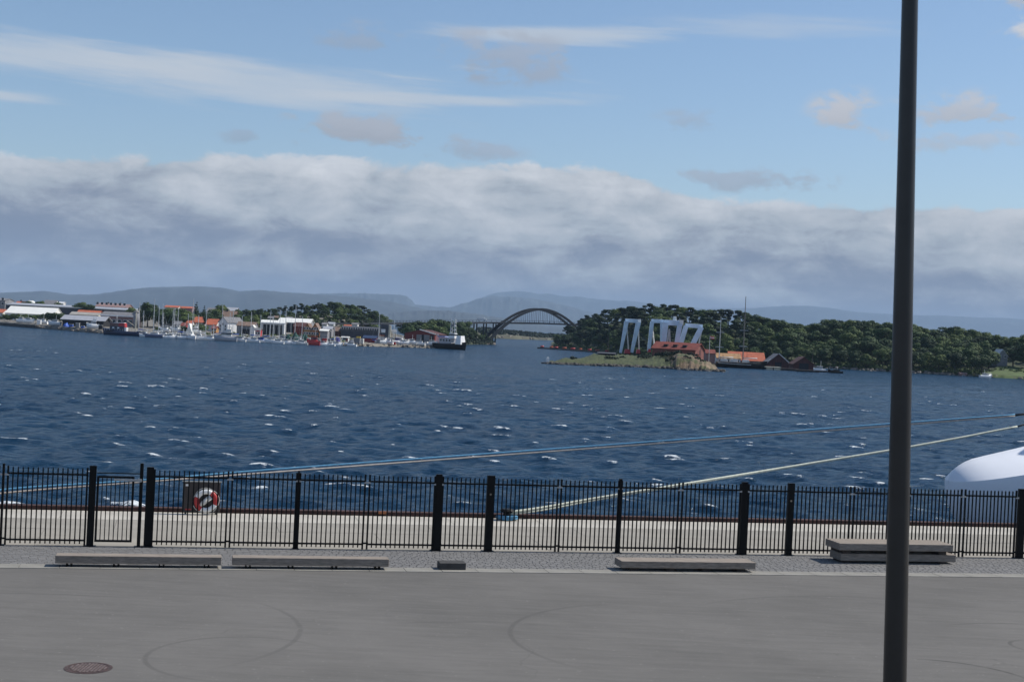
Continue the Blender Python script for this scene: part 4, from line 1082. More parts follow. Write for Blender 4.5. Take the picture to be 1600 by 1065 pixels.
for i in range(230):
    px = random.uniform(60, 690); Y = LEFT.shore(px) + random.uniform(-1.5, 2.5); pts.append((xat(px, Y), Y, random.uniform(-.2, .8), random.uniform(.3, .9)))
rocks('harbour_rocks', pts, M_rock, 3, 'boulders of the sea wall along the left harbour shore')
pts = []
for i in range(170):
    px = random.uniform(1290, 1640); Y = RS(px) + random.uniform(-1.5, 2.0); pts.append((xat(px, Y), Y, random.uniform(-.2, .6), random.uniform(.3, .9)))
rocks('wood_rocks', pts, M_rock, 4, 'rocks along the waterline below the right-hand wood')
pts = []
for i in range(26):
    px = random.uniform(752, 880); Y = FAR.shore(px) + random.uniform(0, 30); pts.append((xat(px, Y), Y, 1.2, random.uniform(1.0, 3.2)))
rocks('far_rocks', pts, M_rock, 5, 'pale rock faces on the distant island under the bridge')
pts = [(xat(px, 742 + (px - 750) * .8), 742 + (px - 750) * .8, .5, random.uniform(.8, 2.0)) for px in np.linspace(748, 773, 16)]
rocks('abutment_rocks', pts, M_rock, 6, 'rocks in the water at the left foot of the bridge arch')

# ------------------------------------------------------------------ bridge
def bridge():
    t = thing('arch_bridge', 'dark steel arch bridge with hangers, its deck running through the arch', 'bridge', at(842, 516, 780))
    ctl = [(495, 505.5, 625), (540, 505.6, 642), (620, 505.0, 688), (700, 504.2, 735), (760, 504.0, 762), (842, 505.0, 780), (905, 507.5, 793), (960, 510, 806)]
    P = [at(*c) for c in ctl]
    mb = MB()
    for a, b in zip(P[:-1], P[1:]): mb.bar(a, b, 5.5, .85)
    mb.build('deck', M_bridge, t)
    mb = MB()
    for a, b in zip(P[:-1], P[1:]):
        for s_ in (-1, 1):
            off = Vector((0, 1, 0)) * s_ * 2.6
            mb.bar(a + off + Vector((0, 0, 1.35)), b + off + Vector((0, 0, 1.35)), .12, .12)
            L = (b - a).length; n = int(L / 3)
            for k in range(n): p = a.lerp(b, k / n) + off; mb.bar(p + Vector((0, 0, .4)), p + Vector((0, 0, 1.35)), .1)
    mb.build('railing', M_bridge, t)['kind'] = 'stuff'
    # arch ribs
    ax = (P[6] - P[4]); ax.z = 0; ax.normalize(); nx = Vector((-ax.y, ax.x, 0))
    C = at(842, 516, 780); C.z = 0
    ztop = 8.9 + (516 - 483) * 780 / FPX; S = 34.5
    deckz = P[5].z
    for s_ in (-1, 1):
        pts = []
        for k in range(33):
            u = -1 + 2 * k / 32; pts.append(C + ax * (u * S) + nx * (s_ * 3.0) + Vector((0, 0, .8 + (ztop - .8) * (1 - abs(u) ** 1.9))))
        mb = MB()
        for k in range(32): mb.bar(pts[k] - (pts[k + 1] - pts[k]) * .02, pts[k + 1], .8, 1.25 if abs(k - 16) < 11 else 1.7)
        mb.build('arch_rib', M_bridge, t)
        for k in range(-8, 9):
            u = k * 2.4 / S * 1.0; z1 = .8 + (ztop - .8) * (1 - abs(u) ** 1.9)
            if z1 - deckz < 1.5: continue
            p = C + ax * (u * S) + nx * (s_ * 3.0)
            mb = MB(); mb.bar(p + Vector((0, 0, deckz)), p + Vector((0, 0, z1)), .16); mb.build('hanger', M_bridge, t)
    for k in range(33):
        if k % 3: continue
        u = -1 + 2 * k / 32; z1 = .8 + (ztop - .8) * (1 - abs(u) ** 1.9)
        if abs(z1 - deckz) < 4: continue
        p = C + ax * (u * S) + Vector((0, 0, z1)); mb = MB(); mb.bar(p - nx * 2.7, p + nx * 2.7, .4); mb.build('cross_brace', M_bridge, t)
    for px in (520, 560, 600, 640, 672, 709, 743, 758, 773):
        Y = float(np.interp(px, [c[0] for c in ctl], [c[2] for c in ctl])); yy = float(np.interp(px, [c[0] for c in ctl], [c[1] for c in ctl]))
        top = at(px, yy, Y)
        for s_ in (-1, 1):
            mb = MB(); mb.box((top.x + s_ * .7, Y + s_ * 2, top.z / 2 - .5), (.7, .7, top.z)); mb.build('pier', M_conc if px < 735 else M_bridge, t)
    v = thing('delivery_van', 'tiny pale van driving over the bridge deck left of the arch', 'van', at(751, 502, 757))
    c = at(751, 503, 757) + Vector((0, 0, .6)); mb = MB(); mb.box(c + Vector((0, 0, 1.1)), (4.2, 1.9, 1.5)); mb.box(c + Vector((2.6, 0, .8)), (1.2, 1.8, 1.0)); mb.build('body', M_white, v, bevel=.1)
    for a in (-1.3, 2.0):
        for s_ in (-.8, .8): mb = MB(); mb.tube([c + Vector((a, s_ - .1, .3)), c + Vector((a, s_ + .1, .3))], .35, 12); mb.build('wheel', M_black, v)
bridge()

# ------------------------------------------------------------------ buildings
def house(name, label, px0, px1, ye, yr, Y, depth, wall, roof, yaw=0.0, ridge='x', win=None, door=None, chim=0, land=None, cat='house', over=.3, group=None, front=None, zb=None, extra=None, fascia=None, rth=.16):
    """px0..px1 front width, ye eave and yr ridge pixel rows, Y distance of the front; yaw degrees (ccw from above)"""
    land = land or LEFT; pc = (px0 + px1) / 2
    w = (px1 - px0) * Y / FPX / max(.3, math.cos(R(yaw)))
    h0 = hor(pc); ez = 8.9 - (ye - h0) * Y / FPX; Yr = Y + (depth / 2 if ridge == 'x' else 0)
    rz = 8.9 - (yr - h0) * Yr / FPX
    x0 = xat(pc, Y); g0 = land.z(pc, Y) if zb is None else zb
    g0 = min(g0, ez - 1.5)
    base = Vector((x0, Y, g0)); t = thing(name, label, cat, base, group)
    rot = Matrix.Rotation(R(yaw), 4, 'Z')
    def W(x, y, z): return base + rot @ Vector((x, y, z))
    axs = (rot @ Vector((1, 0, 0)), rot @ Vector((0, 1, 0)), Vector((0, 0, 1)))
    H, RH = ez - g0, max(.25, rz - ez); b_ = -1.2
    mb = MB()
    hw = w / 2
    if ridge == 'x':
        prof = [(0, b_), (depth, b_), (depth, H), (depth / 2, H + RH - .06), (0, H)]
        mb.loft([[W(-hw, y, z) for y, z in prof], [W(hw, y, z) for y, z in prof]], closed=True)
    else:
        prof = [(-hw, b_), (hw, b_), (hw, H), (0, H + RH - .06), (-hw, H)]
        mb.loft([[W(x, 0, z) for x, z in reversed(prof)], [W(x, depth, z) for x, z in reversed(prof)]], closed=True)
    mb.build('wall', wall, t)
    # two roof slopes with thickness
    mb = MB(); o_ = over
    def slab(A_, B_, C_, D_):
        up = Vector((0, 0, rth)); mb.add([A_, B_, C_, D_, A_ + up, B_ + up, C_ + up, D_ + up], [(3, 2, 1, 0), (4, 5, 6, 7), (0, 1, 5, 4), (1, 2, 6, 5), (2, 3, 7, 6), (3, 0, 4, 7)])
    if ridge == 'x':
        sl = RH / (depth / 2)
        slab(W(-hw - o_, -o_, H - o_ * sl), W(hw + o_, -o_, H - o_ * sl), W(hw + o_, depth / 2, H + RH), W(-hw - o_, depth / 2, H + RH))
        slab(W(-hw - o_, depth / 2, H + RH), W(hw + o_, depth / 2, H + RH), W(hw + o_, depth + o_, H - o_ * sl), W(-hw - o_, depth + o_, H - o_ * sl))
    else:
        sl = RH / hw
        slab(W(-hw - o_, -o_, H - o_ * sl), W(0, -o_, H + RH), W(0, depth + o_, H + RH), W(-hw - o_, depth + o_, H - o_ * sl))
        slab(W(0, -o_, H + RH), W(hw + o_, -o_, H - o_ * sl), W(hw + o_, depth + o_, H - o_ * sl), W(0, depth + o_, H + RH))
    rf = mb.build('roof', roof, t)
    for k in range(chim):
        c = MB(); c.box(W(-hw * .4 + k * hw * .8, depth / 2 - .3, H + RH + .3), (.6, .6, 1.3), axs); c.build('chimney', M_darkwall, None).parent = rf
        ch = COL.objects[-1] if False else None
    if fascia:
        mb = MB(); mb.box(W(0, -over - .08, H + .05), (w + 2 * over, .1, .45), axs); mb.build('fascia', fascia, t)
    if win:
        nx, ny, ww, wh, z0, dz = win[:6]; wm = win[6] if len(win) > 6 else M_white
        for j in range(ny):
            for i in range(nx):
                xx = -hw + w * (i + .5) / nx
                mb = MB(); mb.box(W(xx, -.03, z0 + j * dz), (ww + .22, .08, wh + .22), axs); f = mb.build('window', wm, t)
                g = MB(); g.box(W(xx, -.085, z0 + j * dz), (ww, .04, wh), axs); sub(f, g, 'pane', M_glass)
    if door:
        for (dx, dw, dh, dm) in door:
            mb = MB(); mb.box(W(dx * hw, -.05, dh / 2), (dw, .1, dh), axs); mb.build('door', dm, t)
    if extra: extra(W, axs, t, w, H, RH, depth)
    return t
def fixch():
    pass

M_tent = mat('tent_fabric', (.74, .74, .70), .6, var=.05, vscale=.4)
M_drk2 = mat('dark_red_shade', (.10, .03, .03), .85, var=.2)
# back rows first
house('apartment_block', 'dark grey apartment block cut by the left edge of the view', -14, 7, 469, 466, 760, 14, M_greywall, M_greyroof, win=(3, 2, 1.2, 1.2, 3.5, 2.6))
house('warehouse', 'very long dark grey warehouse with a pale roof edge behind the marina', 8, 216, 480.5, 477.5, 700, 24, M_darkwall, M_metalroof, cat='warehouse', fascia=M_offwhite, yaw=0)
house('house', 'small red-roofed house above the left end of the long warehouse roof', 23, 39, 474.5, 471, 760, 9, M_offwhite, M_redroof, chim=1)
house('house', 'grey-roofed house between dark trees above the long warehouse', 66, 84, 475, 469, 770, 10, M_offwhite, M_greyroof)
house('garden_pavilion', 'tiny white flat pavilion right of the grey-roofed house on the ridge', 91, 98, 473.5, 472, 765, 4, M_offwhite, M_white, cat='pavilion')
house('apartment_row', 'long pinkish apartment row on the ridge behind the warehouse', 148, 197, 479.5, 474.5, 770, 14, M_pink, M_pink, win=(7, 1, 1.2, 1.2, 4.0, 2.6), chim=2)
house('terrace_house', 'far red-tiled terrace roof on the ridge behind the marina trees, left one', 256, 277, 480, 477.5, 740, 9, M_offwhite, M_redroof)
house('terrace_house', 'far red-tiled terrace roof on the ridge, right one beside the spruce', 281, 299, 481.5, 479, 742, 9, M_pink, M_redroof)
house('house', 'white wall house peeping between trees left of the brown-roofed house', 322, 334, 487, 481, 690, 8, M_offwhite, M_greyroof, win=(2, 1, .8, 1, 3, 2))
house('house', 'house with pale grey-white roof above the brown-roofed one', 350, 368, 485.5, 480.5, 690, 9, M_greywall, M_metalroof)
house('house', 'brown-roofed house directly behind the white gabled house', 345, 366, 495, 486, 590, 9, M_brownred, M_brownroof, chim=1, win=(3, 1, .9, 1.0, 3.2, 2))
# dome of white boat wrap on the ridge
def dome():
    c = at(48, 475, 745); c.z = LEFT.z(48, 745); t = thing('white_dome', 'rounded white ribbed dome shelter above the white tent hall', 'dome', c)
    zt = zat(48, 469.5, 745); mb = MB(); n = 9
    secs = []
    for i in range(n):
        f = i / (n - 1); x = c.x + (f - .5) * 6.8; k = math.sqrt(max(.02, 1 - (2 * f - 1) ** 4))
        secs.append([Vector((x, c.y + 3 * math.cos(a), c.z - .3 + (zt - c.z + .3) * k * math.sin(a))) for a in np.linspace(0, math.pi, 9)])
    mb.loft(secs); mb.build('shell', M_tent, t, True)
    mb = MB()
    for s_ in secs[1:-1:2]: mb.tube([p + Vector((0, 0, .05)) for p in s_], .12, 5)
    mb.build('ribs', M_offwhite, t)['kind'] = 'stuff'
dome()
house('tent_hall', 'big white tent hall with a sloping fabric roof behind the left bushes', 8, 82, 490, 479.5, 632, 15, M_tent, M_tent, cat='tent', yaw=0, rth=.12)
house('house', 'orange-roofed house cut by the left edge beside the white tent', -10, 4, 488, 483, 640, 8, M_offwhite, M_redroof)
house('boathouse', 'long building with bright orange tile roof above the open grey shed', 119, 153, 490.5, 485, 600, 8, M_brightred if False else M_pink, M_redroof, win=None)
house('store_building', 'low beige store in front of the orange roof, above the open shed', 109, 153, 492, 488, 590, 7, M_cream, M_conc, cat='building')
house('open_shed', 'open-fronted boat shed with a pale metal roof, boats parked inside', 98, 162, 499.5, 493.5, 548, 9, M_dark, M_metalroof, cat='shed', over=.8)  # closed walls; their near-black colour stands for shade under the roof
house('quay_building', 'grey-roofed building with a wide white fascia and pink brick wall', 157, 208, 493.5, 487.5, 560, 12, M_pink, M_greyroof, cat='building', fascia=M_white, win=(6, 1, 1.3, 1.2, 2.2, 2), door=[(.7, 3.2, 2.8, M_greywall)])
def silo():
    c = at(213, 500, 548); c.z = LEFT.z(213, 548); t = thing('silo', 'round grey silo with a domed cap right of the white-fascia building', 'silo', c)
    zt = zat(213, 488, 548); mb = MB(); mb.cyl(c - Vector((0, 0, .5)), 1.2, zt - c.z + .5, 18); mb.build('body', M_greywall, t, True)
    mb = MB(); mb.cyl(Vector((c.x, c.y, zt)), 1.35, .5, 18, r2=1.0); mb.cyl(Vector((c.x, c.y, zt + .5)), 1.0, .4, 18, r2=.3); mb.build('cap', M_conc, t, True)
silo()
house('boathouse', 'red-roofed boathouse under the dark trees, leftmost behind the yacht masts', 251, 270, 503, 496, 560, 8, M_offwhite, M_redroof, win=(3, 1, .8, .9, 1.6, 2))
house('house', 'orange-roofed house with a white dormer left of the red hip roof', 300, 320, 503.5, 495.5, 560, 9, M_offwhite, M_redroof, win=(3, 1, .9, 1.0, 1.8, 2), yaw=8)
house('house', 'low house with plain red roof against the white gabled house', 322, 338, 507, 498.5, 548, 8, M_offwhite, M_redroof)
def gwin(W, axs, t, w, H, RH, d):
    for x, z in ((-.28, H * .30), (.28, H * .30), (0, H * .80), (-.28, H * .62), (.28, H * .62)):
        mb = MB(); mb.box(W(x * w, -.04, z), (.75, .08, 1.0), axs); f = mb.build('window', M_offwhite, t); g = MB(); g.box(W(x * w, -.1, z), (.55, .04, .8), axs); sub(f, g, 'pane', M_glass)
house('gabled_house', 'tall white gabled house with grey side and slate roof behind the big motor yacht', 340, 357, 503, 495, 545, 8, M_white, M_greyroof, yaw=-38, ridge='y', extra=gwin)
house('boathouse', 'wide beige-roofed grey boathouse right of the big motor yacht', 370, 397, 509, 503, 530, 9, M_greywall, M_brownroof, win=None, door=[(.0, 3, 2.2, M_dark)])
house('boat_gable', 'small white gabled shed on the pontoon right of the beige boathouse', 391, 398, 512, 508, 520, 4, M_white, M_offwhite, ridge='y', cat='shed')
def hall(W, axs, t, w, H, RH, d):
    mb = MB(); mb.box(W(.02 * w, -.06, (H - .5) / 2), (w * .84, .12, H - .5), axs); mb.build('shade_panel', M_dark, t)  # solid near-black panel painted as the shade inside the open front
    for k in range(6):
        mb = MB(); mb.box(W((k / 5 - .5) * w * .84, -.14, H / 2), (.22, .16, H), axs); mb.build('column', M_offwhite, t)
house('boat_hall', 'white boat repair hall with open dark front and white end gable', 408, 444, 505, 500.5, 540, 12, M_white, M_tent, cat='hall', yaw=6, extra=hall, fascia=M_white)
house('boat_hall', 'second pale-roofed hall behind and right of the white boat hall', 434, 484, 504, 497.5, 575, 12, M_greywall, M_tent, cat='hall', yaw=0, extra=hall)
house('store_building', 'dark red wooden store in front of the second hall', 459, 477, 510, 504, 548, 7, M_redwall, M_brownred, cat='building')
house('gabled_house', 'left of the twin ochre gabled houses', 474.5, 486, 515, 505, 535, 8, M_ochre, M_brownroof, ridge='y', win=(3, 2, .55, .8, 1.4, 1.9))
house('gabled_house', 'right of the twin ochre gabled houses, the more orange one', 486.5, 498, 515, 505, 535, 8, mat('orange_wall', (.42, .17, .06), .8, var=.12), M_brownroof, ridge='y', win=(3, 2, .55, .8, 1.4, 1.9))
house('boathouse', 'pale metal-roofed boathouse right of the ochre houses, upper roof', 505, 518, 514, 510, 542, 7, M_greywall, M_metalroof)
house('boathouse', 'low boathouse with white roof in front of the metal-roofed one', 500, 512, 517, 514.5, 532, 6, M_greywall, M_tent)
house('store_building', 'dark brown store between white roofs and the long slate building', 514, 532, 517, 511, 560, 8, M_brownred, M_brownroof, cat='building')
house('long_building', 'long dark slate-walled building with a row of small pale windows', 533, 592, 515.5, 510.5, 560, 11, M_darkwall, M_darkwall, cat='building', win=(16, 1, .45, 1.1, 3.6, 2, M_greywall))
house('roof_lantern_house', 'small orange roof patch above the long slate-walled building', 537, 547, 511.5, 507.5, 580, 5, M_darkwall, M_redroof, cat='house')
house('kiosk', 'white square kiosk with a wide window at the waterfront', 534.5, 545, 527.5, 526, 519, 3, M_white, M_offwhite, cat='kiosk', win=(1, 1, 1.4, .9, 1.2, 1), door=[(.5, .7, 1.5, M_redroof)])
house('red_shed', 'bright red boat shed at the waterfront right of the containers', 568, 588, 528.5, 524.5, 530, 7, mat('shed_red', (.24, .028, .03), .7, var=.15), M_navy, cat='shed')
house('office_hut', 'low dark-roofed hut with pale front right of the red shed', 589, 611, 531, 527, 534, 7, M_cream, M_darkwall, cat='hut', win=(4, 1, .8, .7, 1.2, 1), over=.7)
def rw(W, axs, t, w, H, RH, d):
    for x, dw, m_ in ((-.02, 2.2, M_greywall), (.10, 1.2, M_dark), (.23, 2.6, M_greywall), (.40, 1.3, M_dark)):
        mb = MB(); mb.box(W(x * w, -.06, 1.55), (dw, .1, 3.1), axs); mb.build('door', m_, t)
    mb = MB(); hw = w / 2; mb.bar(W(0, -.42, H + RH + .25), W(hw + .3, -.42, H + .18), .3, .35); mb.build('barge_board', M_white, t)
house('red_warehouse', 'big dark red warehouse with a lit right end wall and white roof edge', 632, 680, 521.5, 515.5, 575, 14, M_redwall, M_brownred, yaw=-16, ridge='y', cat='warehouse', extra=rw, door=None, land=LEFT)
# islet and right-hand buildings
def MBB(W, t, w, H, RH):
    mb = MB(); mb.bar(W(0, -.42, H + RH + .2), W(w / 2 + .3, -.42, H + .1), .22, .28); mb.build('barge_board', M_offwhite, t)
def dorm(W, axs, t, w, H, RH, d):
    for x in (-.22, .0, .22):
        mb = MB(); mb.box(W(x * w, d * .20, H + RH * .5), (1.3, 1.6, .8), axs); mb.build('dormer', M_dark, t)
    mb = MB(); mb.box(W(w / 2 + .03, d * .5, H * .6), (.06, 1.4, 1.6), axs); mb.build('door', M_brownred, t)
house('red_boathouse', 'large barn with dark red tile roof and three dormers behind the islet knoll', 1021, 1085, 545, 535, 448, 9.5, mat('brick_red_wall', (.20, .07, .055), .85, var=.15), M_tile, yaw=-24, land=ISLET, cat='barn', extra=dorm, over=.45)
house('cottage', 'small brick-red cottage right of the large red barn, behind the flagpole', 1104, 1118, 552, 546.5, 470, 6, M_pink, M_tile, land=ISLET, zb=.8)
house('boathouse', 'low boathouse with uneven ochre tile roof behind the first mast', 1121, 1158, 559.5, 552.5, 478, 6, M_offwhite, M_ochretile, zb=1.0, win=(5, 1, .6, .6, .8, 1))
house('boathouse', 'boathouse with bright orange tile roof between the two masts and the brown gables', 1141, 1196, 563, 550.5, 490, 8, M_brownred, M_redroof, zb=1.0)
house('brown_boathouse', 'left brown boathouse with tall gable and pale barge board', 1198, 1236, 569, 553, 470, 9, M_brownred, M_greyroof, ridge='y', zb=.6, cat='boathouse', door=[(0, 2.2, 2.2, M_dark)], extra=lambda W, axs, t, w, H, RH, d: MBB(W, t, w, H, RH))
house('brown_boathouse', 'right brown boathouse with dark open doorway, standing in front of the other', 1241, 1273, 569, 558, 452, 8, M_brownred, M_brownred, ridge='y', zb=.5, cat='boathouse', door=[(0, 3, 2.0, M_dark)])  # doorway is a solid slab coloured near-black as its shade
house('ruin_wall', 'grey stone building with a white-washed gable between the trees by the lawn', 1558, 1574, 556, 546, 532, 7, M_greywall, M_offwhite, land=GR, ridge='y', cat='building', win=(2, 1, .7, .8, 3.5, 1))
house('stone_hut', 'small brown stone hut on the rocky shore left of the lawn', 1502.5, 1511.5, 584, 582.5, 507, 3, M_pink, M_pink, zb=.6, cat='hut', win=(1, 1, .5, .5, .9, 1), door=None)

# ------------------------------------------------------------------ boats
def boat_hull(mb, W, L, B, F, sheer=.25, stern=.7, keel=.4):
    secs = []; n = 9
    for i in range(n):
        f = i / (n - 1); wv = B / 2 * (stern + (1 - stern) * math.sin(min(1, f / .5) * math.pi / 2)) if f < .5 else B / 2 * math.cos((f - .5) / .5 * math.pi / 2) ** .75
        wv = max(wv, .03); fb = F + sheer * (f - .3) ** 2 * 2.2; x = -L / 2 + L * f
        rk = .10 * L * max(0, f - .85) / .15 * .5
        secs.append([W(x + rk, -wv, fb), W(x + rk * .4, -wv * .92, fb * .3), W(x, -wv * .55, -keel), W(x, wv * .55, -keel), W(x + rk * .4, wv * .92, fb * .3), W(x + rk, wv, fb)])
    mb.loft(secs, closed=True)
def boatframe(px, yw, Y, yaw, z=None):
    x = xat(px, Y); base = Vector((x, Y, 0 if z is None else z)); rot = Matrix.Rotation(R(yaw), 4, 'Z')
    return base, (lambda a, b, c: base + rot @ Vector((a, b, c))), (rot @ Vector((1, 0, 0)), rot @ Vector((0, 1, 0)), Vector((0, 0, 1)))
def sailboat(px, Lpx, Y, yaw, ytop, label, hull=M_white, cover=M_blue, z=None, second=None, boom=True, mm=M_mast, awn=False):
    L = max(5.5, Lpx * Y / FPX / max(.35, abs(math.cos(R(yaw))))); B = L * .3; F = .95 + L * .02
    base, W, axs = boatframe(px, 0, Y, yaw, z); t = thing('sailboat', label, 'sailboat', base, 'sailing boats in the marina')
    mb = MB(); boat_hull(mb, W, L, B, F); mb.build('hull', hull, t, True)
    mb = MB(); mb.box(W(.0, 0, F + .06), (L * .8, B * .7, .12), axs); mb.build('deck', M_offwhite, t)
    mb = MB(); mb.box(W(.02 * L, 0, F + .38), (L * .36, B * .5, .55), axs, taper=.86); cb = mb.build('cabin', M_white, t, bevel=.06)
    g = MB(); g.box(W(.02 * L, -B * .245, F + .42), (L * .26, .06, .2), axs); g.box(W(.02 * L, B * .245, F + .42), (L * .26, .06, .2), axs); o = g.build('cabin_window', M_glass, t); o['kind'] = 'stuff'
    mz = zat(px, ytop, Y); ms = W(.08 * L, 0, F); top = W(.08 * L, 0, mz - (z or 0))
    mb = MB(); mb.tube([ms, top], [.13, .085], 6); mb.build('mast', mm, t)
    hm = top.z - ms.z
    mb = MB()
    for f in (.5, .75): mb.bar(W(.08 * L, -.9, F + hm * f), W(.08 * L, .9, F + hm * f), .07)
    mb.build('spreaders', mm, t)['kind'] = 'stuff'
    mb = MB()
    for e in (W(L * .5, 0, F), W(-L * .48, 0, F), W(.05 * L, B * .45, F), W(.05 * L, -B * .45, F)): mb.bar(top - Vector((0, 0, .2)), e, .025)
    mb.build('rigging', M_galv, t)['kind'] = 'stuff'
    if boom: mb = MB(); mb.tube([W(.06 * L, 0, F + 1.25), W(-.34 * L, 0, F + 1.2)], [.2, .13], 7); mb.build('furled_sail', cover, t, True)
    if awn: mb = MB(); mb.box(W(-.2 * L, 0, F + 2.0), (L * .4, B * .8, .1), axs); mb.build('awning', M_white, t); 
    if second:
        z2 = zat(px, second, Y); mb = MB(); mb.tube([W(-.3 * L, 0, F), W(-.3 * L, 0, z2)], [.11, .07], 6); mb.build('mast', mm, t)
    return t
def motorboat(px, Lpx, Y, yaw, label, hull=M_white, z=None, fly=False, k=1.0, cab=M_white, name='motorboat', cat='motorboat', group='motorboats in the marina'):
    L = max(4.5, Lpx * Y / FPX / max(.35, abs(math.cos(R(yaw))))); B = L * .34; F = (.75 + L * .04) * k
    base, W, axs = boatframe(px, 0, Y, yaw, z); t = thing(name, label, cat, base, group)
    mb = MB(); boat_hull(mb, W, L, B, F, sheer=.6, stern=.9); mb.build('hull', hull, t, True)
    mb = MB(); mb.box(W(-.02 * L, 0, F + .4 * k), (L * .5, B * .72, .8 * k), axs, taper=.84); mb.build('cabin', cab, t, bevel=.08)
    mb = MB(); mb.box(W(-.02 * L, 0, F + .52 * k), (L * .47, B * .715, .3 * k), axs); mb.build('window_band', M_glass, t)
    mb = MB(); mb.box(W(-.06 * L, 0, F + .85 * k), (L * .42, B * .66, .09), axs); mb.build('roof', cab, t)
    if fly:
        mb = MB(); mb.box(W(-.1 * L, 0, F + 1.2 * k), (L * .3, B * .5, .6 * k), axs, taper=.8); mb.build('flybridge', cab, t, bevel=.06)
        mb = MB(); mb.box(W(-.12 * L, 0, F + 2.0 * k), (L * .26, B * .5, .1), axs)
        for a in (-.23, .0): mb.box(W(a * L, B * .2, F + 1.6 * k), (.08, .08, .8 * k), axs); mb.box(W(a * L, -B * .2, F + 1.6 * k), (.08, .08, .8 * k), axs)
        mb.build('hardtop', cab, t)
    mb = MB(); mb.tube([W(L * .46, -B * .1, F + .9), W(L * .3, -B * .4, F + .75), W(0, -B * .48, F + .7)], .035, 5); mb.tube([W(L * .46, B * .1, F + .9), W(L * .3, B * .4, F + .75), W(0, B * .48, F + .7)], .035, 5); mb.build('guard_rail', M_galv, t)['kind'] = 'stuff'
    mb = MB(); mb.tube([W(-.1 * L, 0, F + .9 * k), W(-.12 * L, 0, F + 2.6 * k)], .04, 5); mb.build('aerial', M_white, t)
    return t
S = lambda px: LEFT.shore(px)
sailboat(243, 36, S(243) - 8, 176, 466, 'large navy-grey two-masted yacht, leftmost of the yachts beside the workboat', mat('grey_navy', (.10, .12, .19), .4), M_white, second=474)
sailboat(219, 20, S(219) + 3, 170, 472, 'sailboat behind the workboat whose mast crosses the big tree', M_offwhite)
sailboat(268, 20, S(262) - 4, 20, 484, 'white sailboat with a pale mast right of the navy-grey yacht', M_white, M_navy)
sailboat(250, 16, S(250) + 4, 200, 478, 'sailboat with slanting green-grey rigging just right of the big tree', M_offwhite, M_green)
sailboat(274, 16, S(274) + 5, 160, 481.5, 'sailboat with a tall pale mast in front of the red-roofed boathouse', M_navy, M_offwhite)
sailboat(280, 18, S(280) - 3, 185, 483, 'low sailboat with a thin mast, hidden among white hulls', M_white, M_blue)
sailboat(300, 20, S(300) - 10, -62, 466, 'white yacht with the tallest mast of the marina, bow towards us', M_white, M_offwhite)
sailboat(320, 22, S(320) - 9, 8, 485, 'white sailboat with a broad white awning and orange stripe', M_white, M_white, awn=True)
sailboat(336, 14, S(336) - 8, 168, 506, 'small white boat moored left of the big motor yacht', M_white, M_blue, boom=False)
sailboat(345, 14, S(345) + 6, 10, 477, 'sailboat behind the big motor yacht, mast before the brown roof', M_offwhite)
sailboat(366, 16, S(366) + 4, 190, 485, 'sailboat with thin mast between big yacht and beige boathouse', M_offwhite)
sailboat(394, 14, S(394) + 4, 170, 487, 'sailboat with thin mast in front of the beige boathouse', M_navy)
sailboat(420, 18, S(420) - 2, 10, 487, 'sailboat moored before the open front of the white hall, left mast', M_white, M_blue)
sailboat(439, 16, S(439) + 2, 185, 484, 'sailboat whose mast rises before the right half of the white hall', M_white, M_navy)
sailboat(448, 14, S(448) + 5, 175, 481.5, 'sailboat just right of the white hall with a grey hull', M_greywall)
sailboat(459, 18, S(459) + 3, 10, 477, 'sailboat with the tallest mast right of the boat halls', M_navy, M_offwhite)
sailboat(521, 14, S(521) + 3, 10, 505, 'short-masted boat before the dark brown store', M_offwhite)
sailboat(590, 12, S(590) + 8, 10, 489, 'sailboat on land whose mast crosses the end of the wooded hill', M_offwhite)
sailboat(617, 12, S(617) + 9, 170, 500, 'short-masted sailboat on land beside the white sign board', M_offwhite)
motorboat(354, 34, S(354) - 12, 186, 'big pale grey motor yacht with long dark windows, largest in the marina', M_metalroof, fly=True, k=1.6, cab=M_offwhite)
motorboat(376, 20, S(376) - 9, 172, 'white motorboat with raked cabin right of the big motor yacht', M_white)
motorboat(290, 16, S(290) - 4, 10, 'pale blue-hulled motorboat left of the tall-masted white yacht', M_metalroof)
motorboat(425, 18, S(425) - 9, 175, 'white cabin boat moored before the hall beside the blue tarpaulin', M_white, k=1.1)
motorboat(435, 12, S(435) - 10, 175, 'little open white boat right of the white cabin boat', M_white, k=.8)
motorboat(408, 13, S(408) - 7, 172, 'boat under a bright blue tarpaulin at the pontoon', M_white, cab=M_blue, k=1.0)
motorboat(472, 15, S(472) - 7, 180, 'low pale boat just off the dark green net heaps', M_offwhite, k=.8)
motorboat(622, 15, S(622) + 5, 15, 'boat under a purple-blue tarpaulin on land left of the red warehouse', M_white, cab=mat('purple_tarp', (.08, .07, .25), .7), z=1.4, k=1.1)
motorboat(643, 12, S(643) + 5, 175, 'white motorboat on land before the dark side of the red warehouse', M_white, z=1.4)
motorboat(676, 11, S(676) + 3, 20, 'white boat on land at the lit end of the red warehouse', M_white, z=1.4, k=.9)
for px, lp, y0, yaw, lab in ((34, 12, 5, -20, 'white motorboat on land, left of the two before the bushes'), (46, 12, 5, -15, 'white motorboat on land just left of the white panel box'), (67, 13, 9, 170, 'white boat on land behind the white panel box'), (86, 20, 5, 172, 'low white boat on land left of the blue tarpaulin heap')):
    motorboat(px, lp, S(px) + y0, yaw, lab, M_white, z=LEFT.z(px, S(px) + y0) + .45)
motorboat(146, 18, S(146) + 7, -165, 'big white cabin cruiser standing on land at the open shed', M_white, z=1.9, fly=True, k=1.25)
motorboat(258, 14, S(258) + 14, 160, 'white boat laid up ashore under the red-roofed boathouse', M_white, z=2.0)
